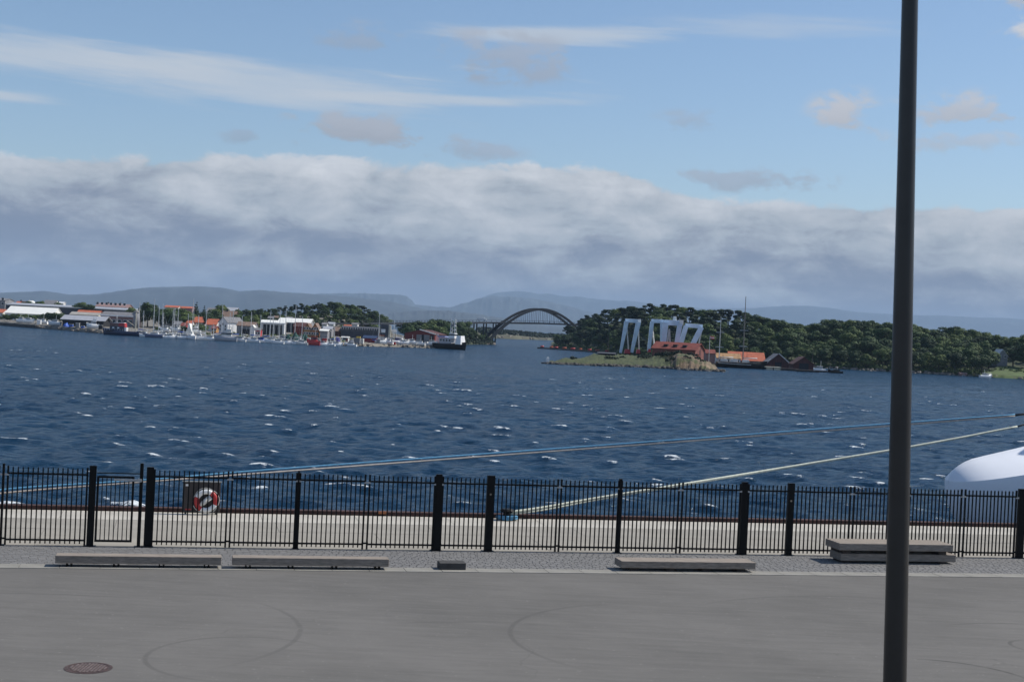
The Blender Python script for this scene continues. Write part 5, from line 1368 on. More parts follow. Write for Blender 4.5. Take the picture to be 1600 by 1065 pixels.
motorboat(275, 14, S(275) + 15, 165, 'white motorboat laid up ashore, second from the navy-grey yacht', M_white, z=2.2)
motorboat(287, 14, S(287) + 16, -160, 'white motorboat laid up ashore, left of the pale A-frame cover', M_offwhite, z=2.0)
motorboat(305, 12, S(305) + 14, 175, 'white boat laid up ashore right behind the tall-masted yacht', M_white, z=2.0, fly=True)
# red lifeboat-like vessel
motorboat(491, 13, S(491) - 4, 178, 'bright red stubby boat with a white end before the ochre houses', M_brightred, cab=M_brightred, k=1.6)

def prism_cover(px, pw, ybase, ytop, Y, m_, label, name, cat):
    w = pw * Y / FPX; x = xat(px, Y); z0 = LEFT.z(px, Y); zt = zat(px, ytop, Y)
    b = Vector((x, Y, z0)); mb = MB(); mb.loft([[b + Vector((-w / 2, y, 0)), b + Vector((0, y, zt - z0)), b + Vector((w / 2, y, 0))] for y in (-1.5, 0, 2.5)], closed=True)
    o = mb.build(name, m_); reorigin(o, b); tag(o, label, cat); return o
prism_cover(297, 12, 0, 505, S(297) + 12, M_tent, 'pale A-frame boat cover behind the tall-masted white yacht', 'boat_cover', 'boat cover')
def heap(px, pw, yt, Y, m_, label, name, cat, seed=1):
    rng = random.Random(seed); w = pw * Y / FPX; x = xat(px, Y); z0 = LEFT.z(px, Y) - .3; H = zat(px, yt, Y) - z0
    secs = []
    for i in range(9):
        f = i / 8; k = max(.05, math.sin(math.pi * f) ** .5) * rng.uniform(.8, 1.1)
        secs.append([Vector((x - w / 2 + w * f, Y + 1.5 * k * math.cos(a) + rng.uniform(-.1, .1), z0 + H * k * math.sin(a) * rng.uniform(.85, 1.05))) for a in np.linspace(0, math.pi, 8)])
    mb = MB(); mb.loft(secs); o = mb.build(name, m_); reorigin(o, (x, Y, z0)); tag(o, label, cat); return o
heap(104, 9, 504, S(104) + 5, M_blue, 'crumpled bright blue tarpaulin heap at the left end of the open shed', 'tarpaulin', 'tarpaulin')
heap(463, 13, 519, S(463) + 3, M_green, 'dark green heap of netting left of the red stubby boat', 'net_heap', 'net heap', 2)
heap(477, 12, 520, S(477) + 3, M_green, 'dark grey-green net heap touching the red stubby boat', 'net_heap', 'net heap', 3)
heap(451, 9, 522, S(451) + 3, M_green, 'smaller dark net heap nearest the white boat halls', 'net_heap', 'net heap', 4)
heap(528, 10, 524, S(528) + 4, mat('violet_tarp', (.05, .05, .2), .7), 'violet-blue tarpaulin left of the white kiosk', 'tarpaulin', 'tarpaulin', 5)
def crate(px0, px1, y0, y1, Y, m_, label, name='container', cat='container', d=2.4, z0=None, ribs=True):
    x0, x1 = xat(px0, Y), xat(px1, Y); zt = zat((px0 + px1) / 2, y0, Y); zb = LEFT.z((px0 + px1) / 2, Y) - .2 if z0 is None else z0
    t = thing(name, label, cat, ((x0 + x1) / 2, Y, zb)); mb = MB(); mb.bbox(x0, x1, Y, Y + d, zb, zt); mb.build('body', m_, t, bevel=.05)
    if ribs:
        mb = MB(); n = max(3, int((x1 - x0) / .5))
        for k in range(n): mb.box((x0 + (x1 - x0) * (k + .5) / n, Y - .03, (zt + zb) / 2), (.12, .08, (zt - zb) * .86))
        mb.build('ribs', m_, t)['kind'] = 'stuff'
        mb = MB(); mb.bbox(x0 + .1, x1 - .1, Y - .06, Y - .01, zt - .16, zt - .04); mb.build('top_rail', m_, t)
    return t
crate(58, 64, 499.5, 508.5, S(61) + 3, M_white, 'tall white box cabinet at the water edge among the laid-up boats', 'cabinet', 'cabinet', 1.0)
crate(553, 563, 528, 535.5, S(558) + 3, M_greywall, 'blue-grey container at the waterfront, left of the pair')
crate(563.5, 568.5, 529, 536, S(566) + 2.5, M_offwhite, 'pale container squeezed between the grey one and the red shed')
crate(557, 563.5, 525.5, 528, S(558) + 3.5, M_yellow, 'yellow machine standing on top of the blue-grey container', 'machine', 'machine', 1.2, z0=zat(558, 528, S(558) + 3.5))
crate(500, 512, 523, 531, S(506) + 4, M_greywall, 'grey container among clutter right of the red stubby boat')
# net tower, signs, pillar
crate(594, 607, 506.5, 527, S(600) + 20, M_darkwall, 'tall dark windowless tower at the end of the wooded hill', 'tower', 'tower', 5, ribs=False)
crate(606.6, 610.4, 508, 530, S(608) + 17, M_cream, 'tall narrow cream pillar right of the dark tower', 'pillar', 'pillar', 1.2, ribs=False)
crate(595.5, 602, 514, 519.5, S(600) + 19.6, M_white, 'white board hung on the front of the dark tower', 'sign_board', 'sign', .15, z0=zat(599, 519.5, S(600) + 19.6), ribs=False)
crate(611, 619.5, 514.8, 519, S(615) + 17, M_white, 'white sign board right of the cream pillar', 'sign_board', 'sign', .2, z0=zat(615, 519, S(615) + 17), ribs=False)
mb = MB(); p = at(615, 519, S(615) + 17.1); 
for s_ in (-.8, .8): mb = MB(); mb.bar((p.x + s_, p.y + .1, LEFT.z(615, p.y) - .2), (p.x + s_, p.y + .1, p.z + .3), .16); o = mb.build('sign_post', M_conc); reorigin(o, (p.x + s_, p.y + .1, LEFT.z(615, p.y))); tag(o, 'thin post under the white sign board, %s one' % ('left' if s_ < 0 else 'right'), 'post')

# pontoons
def pontoon(px0, px1, Y0, Y1, label, m_=M_rockdark, zt=.5):
    a = Vector((xat(px0, Y0), Y0, 0)); b = Vector((xat(px1, Y1), Y1, 0)); t = thing('pontoon', label, 'pontoon', (a + b) / 2)
    mb = MB(); mb.bar(a + Vector((0, 0, zt - .6)), b + Vector((0, 0, zt - .6)), 2.0, 1.0); mb.build('float', m_, t)
    mb = MB(); mb.bar(a + Vector((0, 0, zt)), b + Vector((0, 0, zt)), 2.2, .12); mb.build('deck', M_conc, t)
    n = int((b - a).length / 5) + 1
    for k in range(n + 1): p = a.lerp(b, k / n) - Vector((0, 1.2, 0)); mb = MB(); mb.cyl(p - Vector((0, 0, 1)), .14, 2.4, 8); mb.build('pile', M_timber_d, t)
pontoon(330, 400, S(330) - 6.5, S(400) - 5.5, 'low dark pontoon in front of the big motor yacht')
pontoon(395, 470, S(395) - 5, S(470) - 5, 'low dark pontoon in front of the white boat hall')
pontoon(0, 60, S(0) - 1.2, S(60) - 1.2, 'concrete landing stage at the left edge below the laid-up boats', M_rockdark, 1.3)
pontoon(666, 700, 547, 548, 'dark landing ramp reaching from the shore to the ferry', M_rockdark, .7)


# smaller houses and boats filling the harbour front
for (nm, lab, a, b_, ye, yr, Y, dp, wm, rm) in (
    ('house', 'tiny white house among the trees above the first boat hall', 418, 425, 497, 494.3, 640, 6, M_greywall, M_greyroof),
    ('house', 'tiny cream house among trees above the middle of the second hall', 427, 433, 496.5, 493.5, 650, 6, M_cream, M_brownroof),
    ('house', 'small pale house on the slope directly left of the net tower masts', 447, 454, 498, 495, 630, 6, M_offwhite, M_greyroof),
    ('house', 'small grey-white house at the hill foot behind the ochre gables', 480, 486, 502.5, 500, 610, 6, M_offwhite, M_brownroof),
    ('house', 'white house at the hill foot right of the ochre gables', 503, 510, 507, 504, 612, 6, M_white, M_greyroof),
    ('house', 'pale long house at the hill foot above the slate building', 512, 521, 506, 503.5, 622, 6, M_offwhite, M_metalroof),
    ('house', 'low white house under the rocky end of the wooded hill', 549, 558, 506.5, 504.5, 640, 6, M_offwhite, M_greyroof),
    ('house', 'small ochre house left of the white gabled house', 331, 338, 513.5, 509.5, 528, 5, M_ochre, M_tile),
    ('shed', 'little red boat shed left of the white boat hall', 399, 407, 516, 512.5, 512, 4, M_brightred, M_greyroof),
    ('house', 'white waterside house right of the leftmost red-roofed boathouse', 272, 281, 507, 502, 545, 6, M_white, M_greyroof),
    ('house', 'small red-walled house behind the laid-up boats at the marina', 283, 291, 509, 504.5, 535, 5, M_brightred, M_tile),
    ('house', 'pale house with orange roof left of the orange-roofed dormer house', 291, 299, 506, 501, 550, 6, M_offwhite, M_redroof),
    ('shed', 'small orange-roofed shed at the right end of the slate building', 592, 600, 524, 521, 545, 4, M_cream, M_redroof),
    ('shed', 'white shed standing left of the red warehouse corner', 620, 629, 529.5, 526.5, 548, 4, M_white, M_greyroof)):
    house(nm, lab, a, b_, ye, yr, Y, dp, wm, rm, win=(2, 1, .7, .8, 1.5, 1), cat='house' if nm == 'house' else 'shed')
for px, lp, dy, yaw, kk, lab in ((229, 9, -10, 175, .7, 'tiny white boat under the bow of the navy-grey yacht'), (266, 11, -9, 10, .8, 'white cabin boat in front of the navy-grey yacht stern'), (278, 11, -8, 172, .8, 'white cabin boat second right of the navy-grey yacht'), (289, 10, -9, 8, .9, 'white cabin boat just left of the tall-masted yacht'),
        (329, 11, -10, 170, .9, 'white cabin boat right of the awning sailboat'), (384, 12, -8, 12, .8, 'white speedboat before the right end of the pontoon'), (398, 10, -8, 170, .9, 'small white boat beside the blue-tarpaulin boat'), (447, 11, -8, 5, .9, 'small white boat before the smallest net heap'),
        (458, 10, -7, 175, .7, 'low white boat before the green net heaps'), (504, 11, -4, 10, .8, 'white boat right of the red stubby boat'), (515, 10, -4, 172, .7, 'low white boat before the white-roofed boathouses'), (526, 9, -4, 8, .8, 'white boat left of the white kiosk'),
        (549, 8, -3, 170, .8, 'white boat between kiosk and containers'), (596, 10, 4, 15, .9, 'white boat on land right of the red shed'), (606, 9, 4, 170, .9, 'white boat on land below the cream pillar'), (632, 9, 3, 10, .8, 'white boat on land at the left corner of the red warehouse'), (656, 9, 3, 172, .8, 'small white boat on land before the warehouse doors')):
    motorboat(px, lp, S(px) + dy, yaw, lab, M_white, z=(LEFT.z(px, S(px) + dy) + .3) if dy > 0 else None, k=kk)
for px, lp, dy, yaw, yt, lab in ((226, 12, 6, 175, 485, 'thin-masted sailboat between silo and big tree'), (257, 12, 7, 170, 488, 'short-masted sailboat before the leftmost red-roofed boathouse'), (292, 12, 6, 10, 490, 'short-masted sailboat left of the tallest mast'), (312, 12, 7, 172, 492, 'short-masted sailboat right of the tallest mast'),
        (357, 12, 7, 8, 488, 'thin-masted sailboat before the white gabled house'), (380, 12, 6, 175, 494, 'short-masted sailboat before the beige boathouse, left of a pair'), (405, 12, 5, 8, 492, 'thin-masted sailboat at the left end of the white hall'), (429, 12, 5, 175, 493, 'short-masted sailboat between the two hall masts'), (470, 12, 4, 10, 494, 'short-masted sailboat before the dark red store')):
    sailboat(px, lp, S(px) + dy - 6, yaw, yt, lab, M_white, M_offwhite)

def workboat():
    Y = S(195) - 9; base, W, axs = boatframe(194, 0, Y, 180 - 4)
    t = thing('workboat', 'dark blue fishing workboat with a red and white wheelhouse and yellow mast', 'fishing boat', base)
    L = 62 * Y / FPX
    mb = MB(); boat_hull(mb, W, L, 4.4, 1.5, sheer=.9, stern=.8); mb.build('hull', M_navy, t, True)
    mb = MB(); mb.box(W(.5, 0, 1.45), (L * .78, 3.6, .15), axs); mb.build('deck', M_rust, t)
    mb = MB(); mb.box(W(2.0, 0, 2.3), (5.2, 3.2, 1.7), axs, taper=.95); mb.build('deckhouse', M_darkwall, t)
    mb = MB(); mb.box(W(.4, 0, 3.6), (2.3, 2.6, 1.4), axs, taper=.9); wh = mb.build('wheelhouse', M_brightred, t)
    mb = MB(); mb.box(W(-.78, 0, 2.0), (.8, 2.4, 1.6), axs); mb.build('locker', M_white, t)
    mb = MB(); mb.box(W(1.4, 0, 4.4), (3.6, 2.2, .16), axs); mb.build('roof', M_white, t)
    for a in (1.4, 3.2): mb = MB(); mb.box(W(a, 1.62, 2.6), (.7, .06, .5), axs); mb.build('window', M_white, t)
    mt = zat(211, 488, Y)
    mb = MB(); mb.tube([W(-4.2, 0, 1.5), W(-4.2, 0, mt)], [.22, .14], 8); mb.build('mast', M_cream, t)
    mb = MB(); mb.tube([W(-4.2, 0, 3.2), W(-1.0, 0, 5.4)], [.12, .08], 6); mb.build('derrick', M_cream, t)
    mb = MB(); mb.tube([W(2.6, 0, 4.4), W(2.6, 0, 7.2)], .07, 6); mb.bar(W(2.6, -.8, 6.2), W(2.6, .8, 6.2), .07); mb.build('radar_mast', M_mast, t)
    mb = MB()
    for a in np.linspace(-.42, .46, 14): mb.bar(W(a * L, 1.6, 1.5), W(a * L, 1.6, 2.3), .05)
    mb.build('rail_posts', M_white, t)['kind'] = 'stuff'
workboat()

def ferry():
    Y = 543; base, W, axs = boatframe(704, 0, Y, -28)
    t = thing('ferry', 'white ferry with black hull and lattice mast tower leaving the harbour', 'ferry', base)
    L = 13.5
    mb = MB(); boat_hull(mb, W, L, 4.8, 2.0, sheer=1.0, stern=.9, keel=.5); mb.build('hull', M_black, t, True)
    mb = MB(); mb.box(W(-.6, 0, 2.05), (L * .8, 3.8, .14), axs); mb.build('deck', M_greywall, t)
    mb = MB(); mb.box(W(-1.4, 0, 3.2), (5.6, 3.2, 2.2), axs); dh = mb.build('deckhouse', M_metalroof, t)
    mb = MB()
    for k in range(4): 
        g = MB(); g.box(W(-3.3 + k * 1.3, -1.63, 3.4), (.6, .06, .8), axs); g.build('window', M_glass, t)
    mb = MB(); mb.box(W(4.5, 0, 3.7), (2.5, 3.9, 3.3), axs, taper=.72); mb.build('bow_house', M_white, t)
    mb = MB(); mb.box(W(-3.2, 0, 4.7), (3.0, 3.4, .5), axs); mb.build('awning', mat('awning_blue', (.25, .30, .5), .7), t)
    mb = MB(); mb.box(W(1.2, 0, 5.2), (2.6, 2.4, 2.0), axs, taper=.9); br = mb.build('bridge_house', M_white, t)
    mb = MB(); mb.box(W(1.25, 0, 5.6), (2.5, 2.32, .6), axs); mb.build('window_band', M_glass, t)
    zt = zat(709, 496, Y)
    for s_ in (-1, 1):
        for r_ in (-.8, .8):
            mb = MB(); mb.bar(W(1.1 + s_ * .9, r_ * .8, 6.2), W(1.1 + s_ * .75, r_ * .6, zt if r_ < 0 else zt - 1.6), .2); mb.build('tower_leg', M_white, t)
    mb = MB()
    for z in (7.6, 9.0, 10.4, 11.2):
        mb.bar(W(.2, -.6, z), W(2.0, -.6, z), .14); mb.bar(W(.2, .6, z), W(2.0, .6, z), .14); mb.bar(W(.2, -.6, z), W(.2, .6, z), .14); mb.bar(W(2, -.6, z), W(2, .6, z), .14)
        mb.bar(W(.2, -.6, z - 1.3), W(2.0, -.6, z), .1)
    mb.build('tower_bracing', M_white, t)['kind'] = 'stuff'
    mb = MB(); mb.box(W(1.1, 0, 9.2), (1.3, 1.4, .9), axs); mb.build('platform', M_greywall, t)
    for px_ in (-5.6, -5.0): mb = MB(); mb.bar(W(px_, -.8, 2.1), W(px_, -.8, 5.6), .22); mb.build('post', M_white, t)
    mb = MB(); mb.tube([W(5.8, -1.5, 3.0), W(4.4, -2.1, 2.9), W(-5.5, -2.1, 2.8)], .05, 5); mb.build('rail', M_white, t)
ferry()

def schooner():
    Y = 452; base, W, axs = boatframe(1158, 0, Y, -2)
    t = thing('schooner', 'black two-masted schooner with a white stripe moored by the boathouses', 'sailing ship', base); L = 76 * Y / FPX
    mb = MB(); boat_hull(mb, W, L, 4.2, 1.6, sheer=1.0, stern=.75); mb.build('hull', M_black, t, True)
    mb = MB(); mb.bar(W(-L * .47, -2.06, 1.35), W(L * .2, -2.12, 1.18), .1, .14); mb.build('stripe', M_offwhite, t)
    mb = MB(); mb.box(W(-.5, 0, 1.75), (L * .7, 3.2, .2), axs); mb.build('deck', M_timber, t)
    for a, l_ in ((-5.4, 2.2), (-2.2, 2.6), (1.6, 2.2)): mb = MB(); mb.box(W(a, 0, 2.3), (l_, 2, .95), axs, taper=.9); mb.build('deckhouse', M_offwhite, t, bevel=.08)
    for px, yt, cross, r_ in ((1124.3, 494, (519, 542), .15), (1161.3, 463, (516, 541), .2)):
        xx = xat(px, Y) - base.x; zt = zat(px + 2, yt, Y)
        mb = MB(); mb.tube([W(xx, 0, 1.5), W(xx, 0, zt * .55), W(xx, 0, zt)], [r_, r_ * .85, r_ * .5], 8); mm = mb.build('mast', M_mast if px < 1130 else M_mastdark, t)
        for cy in cross: z = zat(px, cy, Y); mb = MB(); mb.bar(W(xx - 1.3, 0, z), W(xx + 1.3, 0, z), .16); mb.build('crosstree', M_mast, t)
        mb = MB()
        for e in ((-3, 1.9), (3, 1.9), (-3, -1.9), (3, -1.9)): mb.bar(W(xx, 0, zt * .82), W(xx + e[0] * .5, e[1], 1.7), .03)
        mb.build('shrouds', M_black, t)['kind'] = 'stuff'
    x1 = xat(1124.3, Y) - base.x; x2 = xat(1161.3, Y) - base.x
    mb = MB(); mb.tube([W(x1 + .2, 0, 3.2), W(x1 + 4.6, 0, 3.3)], .16, 7); mb.tube([W(x2 + .2, 0, 3.2), W(x2 + 4.6, 0, 3.3)], .17, 7); mb.build('furled_sails', M_offwhite, t, True)['kind'] = 'stuff'
    mb = MB(); mb.tube([W(L * .44, 0, 2.0), W(L * .62, 0, 3.4)], [.16, .08], 7); mb.build('bowsprit', M_offwhite, t)
schooner()

# ------------------------------------------------------------------ pale blue portal cranes behind the islet
def crane(label, Y, beam, legs, struts, cap=None, bases=(), cab=None, th=1.25):
    P = [at(beam[0], beam[1], Y), at(beam[2], beam[3], Y)]
    t = thing('portal_crane', label, 'crane', Vector((P[0].x, Y, 2.0)), 'pale blue portal cranes')
    mb = MB(); mb.bar(P[0], P[1], 2.2, th); mb.build('beam', M_crane, t, bevel=.05)
    for (x0, y0, x1, y1, w0, w1) in [(l[0], l[1], l[2], l[3], l[4] * 1.2, l[5] * 1.2) for l in legs]:
        a, b = at(x0, y0, Y - .9), at(x1, y1, Y - .9); b.z = min(b.z, 8.9 - (y1 - hor(x1)) * Y / FPX)
        mb = MB(); mb.bar(b, a, w1 * Y / FPX, 1.6, up=(0, 1, 0), w2=w0 * Y / FPX); mb.build('leg', M_crane, t)
    for (x0, y0, x1, y1) in struts:
        mb = MB(); mb.bar(at(x0, y0, Y + .4), at(x1, y1, Y + 1.4), .42, .42); mb.build('strut', M_offwhite, t)
    if cap: mb = MB(); c = at(cap[0], cap[1], Y - .4); mb.box(c, (cap[2] * Y / FPX, 2.6, cap[3] * Y / FPX)); mb.build('end_box', M_white, t, bevel=.06)
    if cab: mb = MB(); c = at(cab[0], cab[1], Y); mb.box(c, (cab[2] * Y / FPX, 1.5, cab[3] * Y / FPX), taper=.75); mb.build('hoist_house', M_white, t, bevel=.08)
    for (x0, x1, y0, y1) in bases:
        a, b = at(x0, y1, Y - 1), at(x1, y0, Y - 1); c = (a + b) / 2
        mb = MB(); mb.box(c, (b.x - a.x, 2.4, b.z - a.z), taper=.72); mb.build('base', M_brightred, t, bevel=.08)
YC = 468
def legdown(l): return l
crane('leftmost pale blue portal crane, standing on red bases left of the barn', YC, (977, 500.5, 1000, 502), [(979, 502, 969.5, 551, 5.2, 3.0), (997.5, 503, 987, 550.5, 6.0, 3.6)], [(979.5, 512, 982, 546), (997.5, 513, 998.6, 546)], (998.5, 501.5, 5, 5.5), [(975, 985, 545.5, 552), (994, 1000.5, 546, 552)])
crane('second crane from left, its thin front leg beside the barn roof', YC - 1, (1018, 501.2, 1036, 502), [(1019, 502, 1013.5, 548, 4.6, 3.8), (1034, 503, 1033.5, 546, 3.6, 3.0)], [(1019.5, 515, 1022.5, 541)], None, [(1012, 1017, 545, 550)])
crane('third crane from left, widest, with white hoist house on top', YC - 9, (1037, 503.5, 1066, 505), [(1039.5, 504, 1036, 548, 7.5, 5.0), (1062.5, 505, 1055.5, 548, 6, 5)], [(1045.6, 514, 1041.5, 546), (1046, 514, 1047.5, 546)], (1064, 503.5, 6, 7), (), (1054.5, 497.5, 5, 6.5), th=1.7)
crane('rightmost pale blue crane, standing lower behind the barn roof', YC - 4, (1071, 508, 1097, 510), [(1072, 509, 1060, 549, 5.5, 5.5), (1096, 511, 1076, 550, 6, 6)], [(1097, 511, 1090, 548)], None, (), th=1.3)

# flagpole, beacon, thin pole, people-size clutter on the islet
def flagpole():
    Y = 462; b = at(1107.5, 562, Y); b.z = ISLET.z(1107, 470) - .2 if False else .6; top = at(1109.5, 524, Y)
    t = thing('flagpole', 'white flagpole with a red and white flag right of the red barn', 'flagpole', (b.x, Y, b.z))
    mb = MB(); mb.tube([(b.x, Y, b.z - 1), (b.x, Y, top.z)], [.12, .07], 8); mb.build('pole', M_mast, t)
    n = 8; vs = []
    for i in range(n + 1):
        for k in (0, 1): vs.append((b.x + .1 + i * .16, Y + .12 * math.sin(i * 1.1), top.z - .15 - k * .85 - i * .02))
    def fl(name, k0, k1, m_):
        mb = MB(); 
        for i in range(n):
            for dy in (0, .02):
                a = [(b.x + .1 + (i + e) * .17, Y + .12 * math.sin((i + e) * 1.1) + dy, top.z - .15 - kk * .95 - (i + e) * .02) for e, kk in ((0, k0), (1, k0), (1, k1), (0, k1))]
                mb.add(a, [(0, 1, 2, 3)] if dy == 0 else [(3, 2, 1, 0)])
        mb.build(name, m_, t)
    fl('flag_red_stripe', 0, .36, M_brightred); fl('flag_white_stripe', .36, .62, M_white); fl('flag_red_stripe', .62, 1, M_brightred)
flagpole()
mb = MB(); Y = 386; b = at(856, 561, Y); b.z = .3; mb.box(b + Vector((0, 0, .55)), (.9, .9, 1.3), taper=.9); mb.box(b + Vector((0, 0, 1.3)), (.5, .5, .3), taper=.6)
o = mb.build('beacon', M_white); reorigin(o, b); tag(o, 'small white marker at the left tip of the grassy islet', 'beacon')
for px, yt, Y, z0, lab in ((1270, 543, 470, .6, 'thin dark pole behind the right brown boathouse'), (950.5, 528, 440, 1.8, 'thin grey pole on the islet left of the cranes')):
    p = Vector((xat(px, Y), Y, z0)); mb = MB(); mb.tube([p - Vector((0, 0, .5)), Vector((p.x, Y, zat(px, yt, Y)))], [.12, .07], 6); o = mb.build('pole', M_timber_d); reorigin(o, p); tag(o, lab, 'pole')
# dark low shed wall left of the cranes
house('low_shed', 'low dark shed half hidden by bushes left of the cranes', 936, 962, 552.5, 551, 438, 5, M_dark, M_darkwall, land=ISLET, cat='shed')
pts = []
for px, d, r in ((894, 22, 1.0), (899, 22, .8), (952, 24, 1.1), (962, 26, .9), (1004, 30, 1.4), (1011, 30, 1.6), (1018, 32, 1.1), (972, 34, .8), (1030, 34, 1.3), (1036, 28, 1.6), (1042, 26, 1.8), (1048, 24, 1.7), (1053, 24, 1.5), (1060, 24, .9), (1078, 26, .8), (1086, 24, 1.0), (1046, 12, .9), (1052, 10, .8), (1090, 14, .8), (1075, 10, .7), (1098, 12, .5)):
    Y = ISLET.shore(px) + d; pts += [(xat(px, Y) + random.uniform(-.6, .6), Y + random.uniform(-1, 1), ISLET.z(px, Y) + random.uniform(-.1, .3), r * random.uniform(.7, 1.1)) for _ in range(3)]
bush_scatter('islet_bushes', pts, .16, M_pine, 12, 'dark bushes growing on the grassy islet')
# red floating boom at the foot of the wood
def boom():
    t = thing('floating_dock', 'long low floating dock with red barrels at the foot of the wood', 'dock', at(860, 545, 690))
    a, b = Vector((xat(843, 700), 700, .25)), Vector((xat(955, 640), 640, .25))
    mb = MB(); mb.bar(a, b, 2.2, .7); mb.build('deck', M_timber_d, t)
    for k in range(9):
        p = a.lerp(b, (k + .5 + random.uniform(-.2, .2)) / 9) + Vector((0, -.6, .8)); mb = MB(); mb.tube([p - Vector((random.uniform(.5, 1.4), 0, 0)), p + Vector((random.uniform(.5, 1.4), 0, 0))], .4, 8); mb.build('barrel', M_redroof if k % 2 else M_brightred, t, True)
boom()
# docks by the brown boathouses
def dock(px0, px1, Y, zt, label, m_, name='dock'):
    x0, x1 = xat(px0, Y), xat(px1, Y); t = thing(name, label, 'dock', ((x0 + x1) / 2, Y, 0)); mb = MB(); mb.bbox(x0, x1, Y, Y + 3, zt - .25, zt); mb.build('deck', m_, t)
    n = max(2, int((x1 - x0) / 2))
    for k in range(n + 1): mb = MB(); mb.cyl((x0 + (x1 - x0) * k / n, Y + .15, -1), .16, zt + .8, 8); mb.build('pile', M_timber_d, t)
    mb = MB(); mb.bbox(x0, x1, Y + .3, Y + .4, -.2, zt - .3); mb.build('skirt', m_, t)
dock(1198, 1222, 447, 1.0, 'sunlit tan timber quay between schooner and brown boathouses', M_cream)
dock(1222, 1250, 448, .7, 'dark timber quay under the brown boathouses', M_timber_d)
dock(1246, 1281, 443, .6, 'dark jetty running before the right brown boathouse', M_timber_d)
dock(1276, 1313, 450, .5, 'thin dark jetty reaching right from the boathouses', M_timber_d)
dock(1080, 1198, 468, .9, 'long quay edge behind the schooner', M_rockdark)
motorboat(1281, 13, 452, 170, 'small white motorboat moored at the jetty right of the brown boathouses', M_white, group=None)
motorboat(1307, 12, 446, 180, 'dark open boat at the outer end of the thin jetty', M_black, cab=M_black, group=None, k=.6)
motorboat(1541, 9, 498, 10, 'little white boat lying at the edge of the lawn', M_white, group=None, k=.8)
# trees between the buildings on the left
for px, dd, h, kind, lab, wide in (
    (231, 70, None, 'broad', 'big dark round tree towering over the yachts beside the silo', 1.0), (222, 76, 480, 'broad', 'smaller round tree merging with the left side of the big dark tree', 1.1),
    (240, 72, 474, 'broad', 'round tree merging with the right side of the big dark tree', 1.1),
    (252, 66, 480, 'broad', 'leafy tree behind the leftmost red-roofed boathouse', 1.3), (263, 76, 479, 'broad', 'tree below the left terrace roof', 1.3), (272, 64, 484, 'broad', 'dark tree right of the red-roofed boathouse', 1.3),
    (281, 72, 480, 'broad', 'dark tree below the right terrace roof', 1.3), (290, 62, 486, 'broad', 'leafy tree left of the spruce', 1.3), (297, 72, 484, 'broad', 'leafy tree just left of the orange-roofed house', 1.2),
    (306, 80, 471, 'spruce', 'pointed dark spruce rising right of the tallest mast', 1.2), (318, 84, 477, 'spruce', 'smaller dark spruce between the houses', 1.2), (312, 74, 486, 'broad', 'bright green tree under the pointed spruce', 1.3),
    (326, 60, 492, 'broad', 'tree behind the plain red-roofed house', 1.2), (344, 120, 474, 'broad', 'dark round tree behind the pale-roofed house', 1.1), (337, 90, 484, 'broad', 'tree left of the brown-roofed house', 1.2), (372, 90, 490, 'broad', 'tree at the left foot of the wooded hill', 1.3), (384, 84, 492, 'broad', 'tree above the beige boathouse roof, left', 1.3), (396, 86, 490, 'broad', 'tree above the beige boathouse roof, right', 1.3),
    (290, 12, 509, 'broad', 'low bush-like tree on the bank behind the moored white boats', 1.6), (314, 20, 505, 'broad', 'low dark tree in front of the orange-roofed house', 1.6), (248, 16, 511, 'broad', 'low dark tree behind the navy-grey yacht', 1.5),
    (41, 168, 470, 'broad', 'dark tree on the ridge behind the white dome', 1.2), (59, 168, 470, 'broad', 'dark tree between the dome and grey-roofed house', 1.2), (64, 172, 469, 'broad', 'dark tree just left of the grey-roofed ridge house', 1.2), (88, 170, 471, 'broad', 'dark tree between ridge house and pavilion', 1.3),
    (118, 175, 476, 'broad', 'dark ridge tree above the long warehouse, left of a pair', 1.6), (126, 176, 472, 'broad', 'dark ridge tree above the long warehouse, taller of a pair', 1.3), (135, 174, 474, 'broad', 'dark ridge tree right of the pair', 1.5), (204, 180, 479, 'broad', 'low tree right of the pinkish apartment row', 1.5)):
    Y = S(px) + dd; z = LEFT.z(px, Y) - .3; yt = 470 if h is None else h; H = max(2.5, zat(px, yt, Y) - z); tree(kind, xat(px, Y), Y, z, H, lab, None, wide)
for px, dd, yt in ((8, 30, 490), (16, 26, 490), (24, 28, 489), (33, 26, 490), (42, 28, 490), (51, 26, 491), (60, 28, 491), (69, 26, 490), (76, 24, 487), (84, 26, 488), (92, 26, 487), (2, 30, 493), (12, 22, 494), (30, 22, 494), (47, 22, 495)):
    Y = S(px) + dd; z = LEFT.z(px, Y) - .3; tree('broad', xat(px, Y), Y, z, zat(px, yt, Y) - z, 'bushy green tree in the hedge before the white tent hall', 'hedge trees before the tent hall', 1.35)
pts = [(xat(px, S(px) + d), S(px) + d, LEFT.z(px, S(px) + d) - .2, random.uniform(.5, 1.3)) for px, d in [(random.uniform(230, 640), random.uniform(8, 85)) for _ in range(170)]]
bush_scatter('harbour_scrub', pts, .2, M_leaf, 15, 'green scrub growing between the harbour buildings')
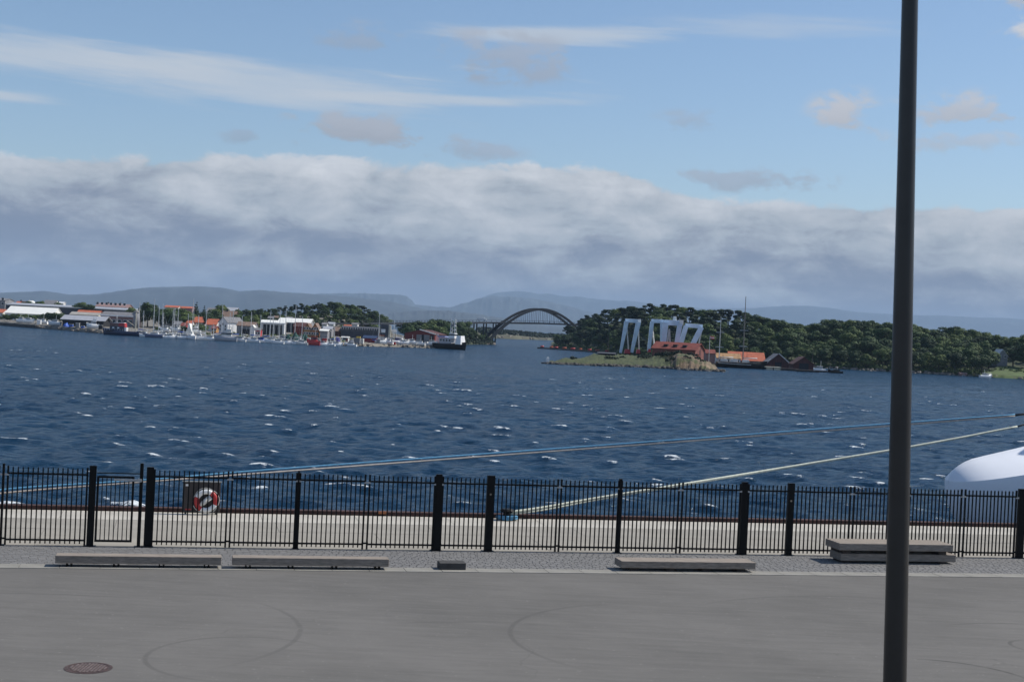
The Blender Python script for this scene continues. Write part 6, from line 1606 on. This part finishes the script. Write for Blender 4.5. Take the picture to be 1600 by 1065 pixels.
# small workyard clutter near the left shore: crates, drums
cl_cols = [('white', M_white), ('red', M_brightred), ('blue', M_blue), ('grey', M_greywall), ('rust-brown', M_rust), ('cream', M_cream), ('dark', M_dark), ('pale grey', M_metalroof)]
rng = random.Random(21)
spots_ = ((112, 'before the open shed, left part'), (122, 'before the open shed, middle'), (130, 'before the open shed, right part'), (403, 'left of the white hall'), (416, 'under the left half of the white hall'), (428, 'under the middle of the white hall'), (443, 'at the right end of the white hall'), (455, 'beside the smallest net heap'),
          (467, 'left of the ochre houses'), (482, 'behind the red stubby boat'), (497, 'right of the red stubby boat'), (508, 'below the white roofs'), (515, 'left of the brown store'), (522, 'before the brown store'), (548, 'right of the white kiosk'), (551, 'against the blue-grey container'), (592, 'right of the red shed'), (600, 'below the dark tower'), (607, 'before the cream pillar'), (615, 'below the white sign board'), (630, 'at the left corner of the red warehouse'), (637, 'before the dark wall of the warehouse'), (650, 'near the warehouse middle door'), (657, 'left of the dark warehouse door'), (668, 'right of the dark warehouse door'), (684, 'before the lit warehouse end wall'), (158, 'behind the workboat bow'), (180, 'behind the workboat wheelhouse'))
for px, where in spots_:
    cn, cm = cl_cols[rng.randrange(len(cl_cols))]; Y = S(px) + rng.uniform(3, 6); z = LEFT.z(px, Y) - .1; w, h = rng.uniform(.9, 2.0), rng.uniform(.8, 1.7)
    t = thing('storage_crate', '%s storage crate on the harbour front %s' % (cn, where), 'crate', (xat(px, Y), Y, z), 'crates on the harbour front')
    mb = MB(); mb.box((xat(px, Y), Y, z + h / 2), (w, 1.1, h)); mb.build('box', cm, t, bevel=.04)
    mb = MB(); mb.box((xat(px, Y), Y, z + h + .04), (w + .12, 1.2, .1)); mb.build('lid', M_offwhite if cm is not M_white else M_greywall, t)

# ------------------------------------------------------------------ haze
def haze():
    mb = MB(); mb.bbox(-24000, 24000, -900, 23500, -6.5, 620)
    mt = bpy.data.materials.new('haze_air'); mt.use_nodes = True; nt = mt.node_tree; nt.nodes.clear()
    out = nt.nodes.new('ShaderNodeOutputMaterial'); v = nt.nodes.new('ShaderNodeVolumePrincipled')
    v.inputs['Color'].default_value = (.44, .60, .80, 1); v.inputs['Density'].default_value = HAZE_D; v.inputs['Anisotropy'].default_value = 0.0
    nt.links.new(v.outputs[0], out.inputs['Volume'])
    o = mb.build('haze', mt); o['kind'] = 'stuff'; tag(o, 'thin bluish summer haze over the water', 'haze')
HAZE_D = 6.0e-5
haze()
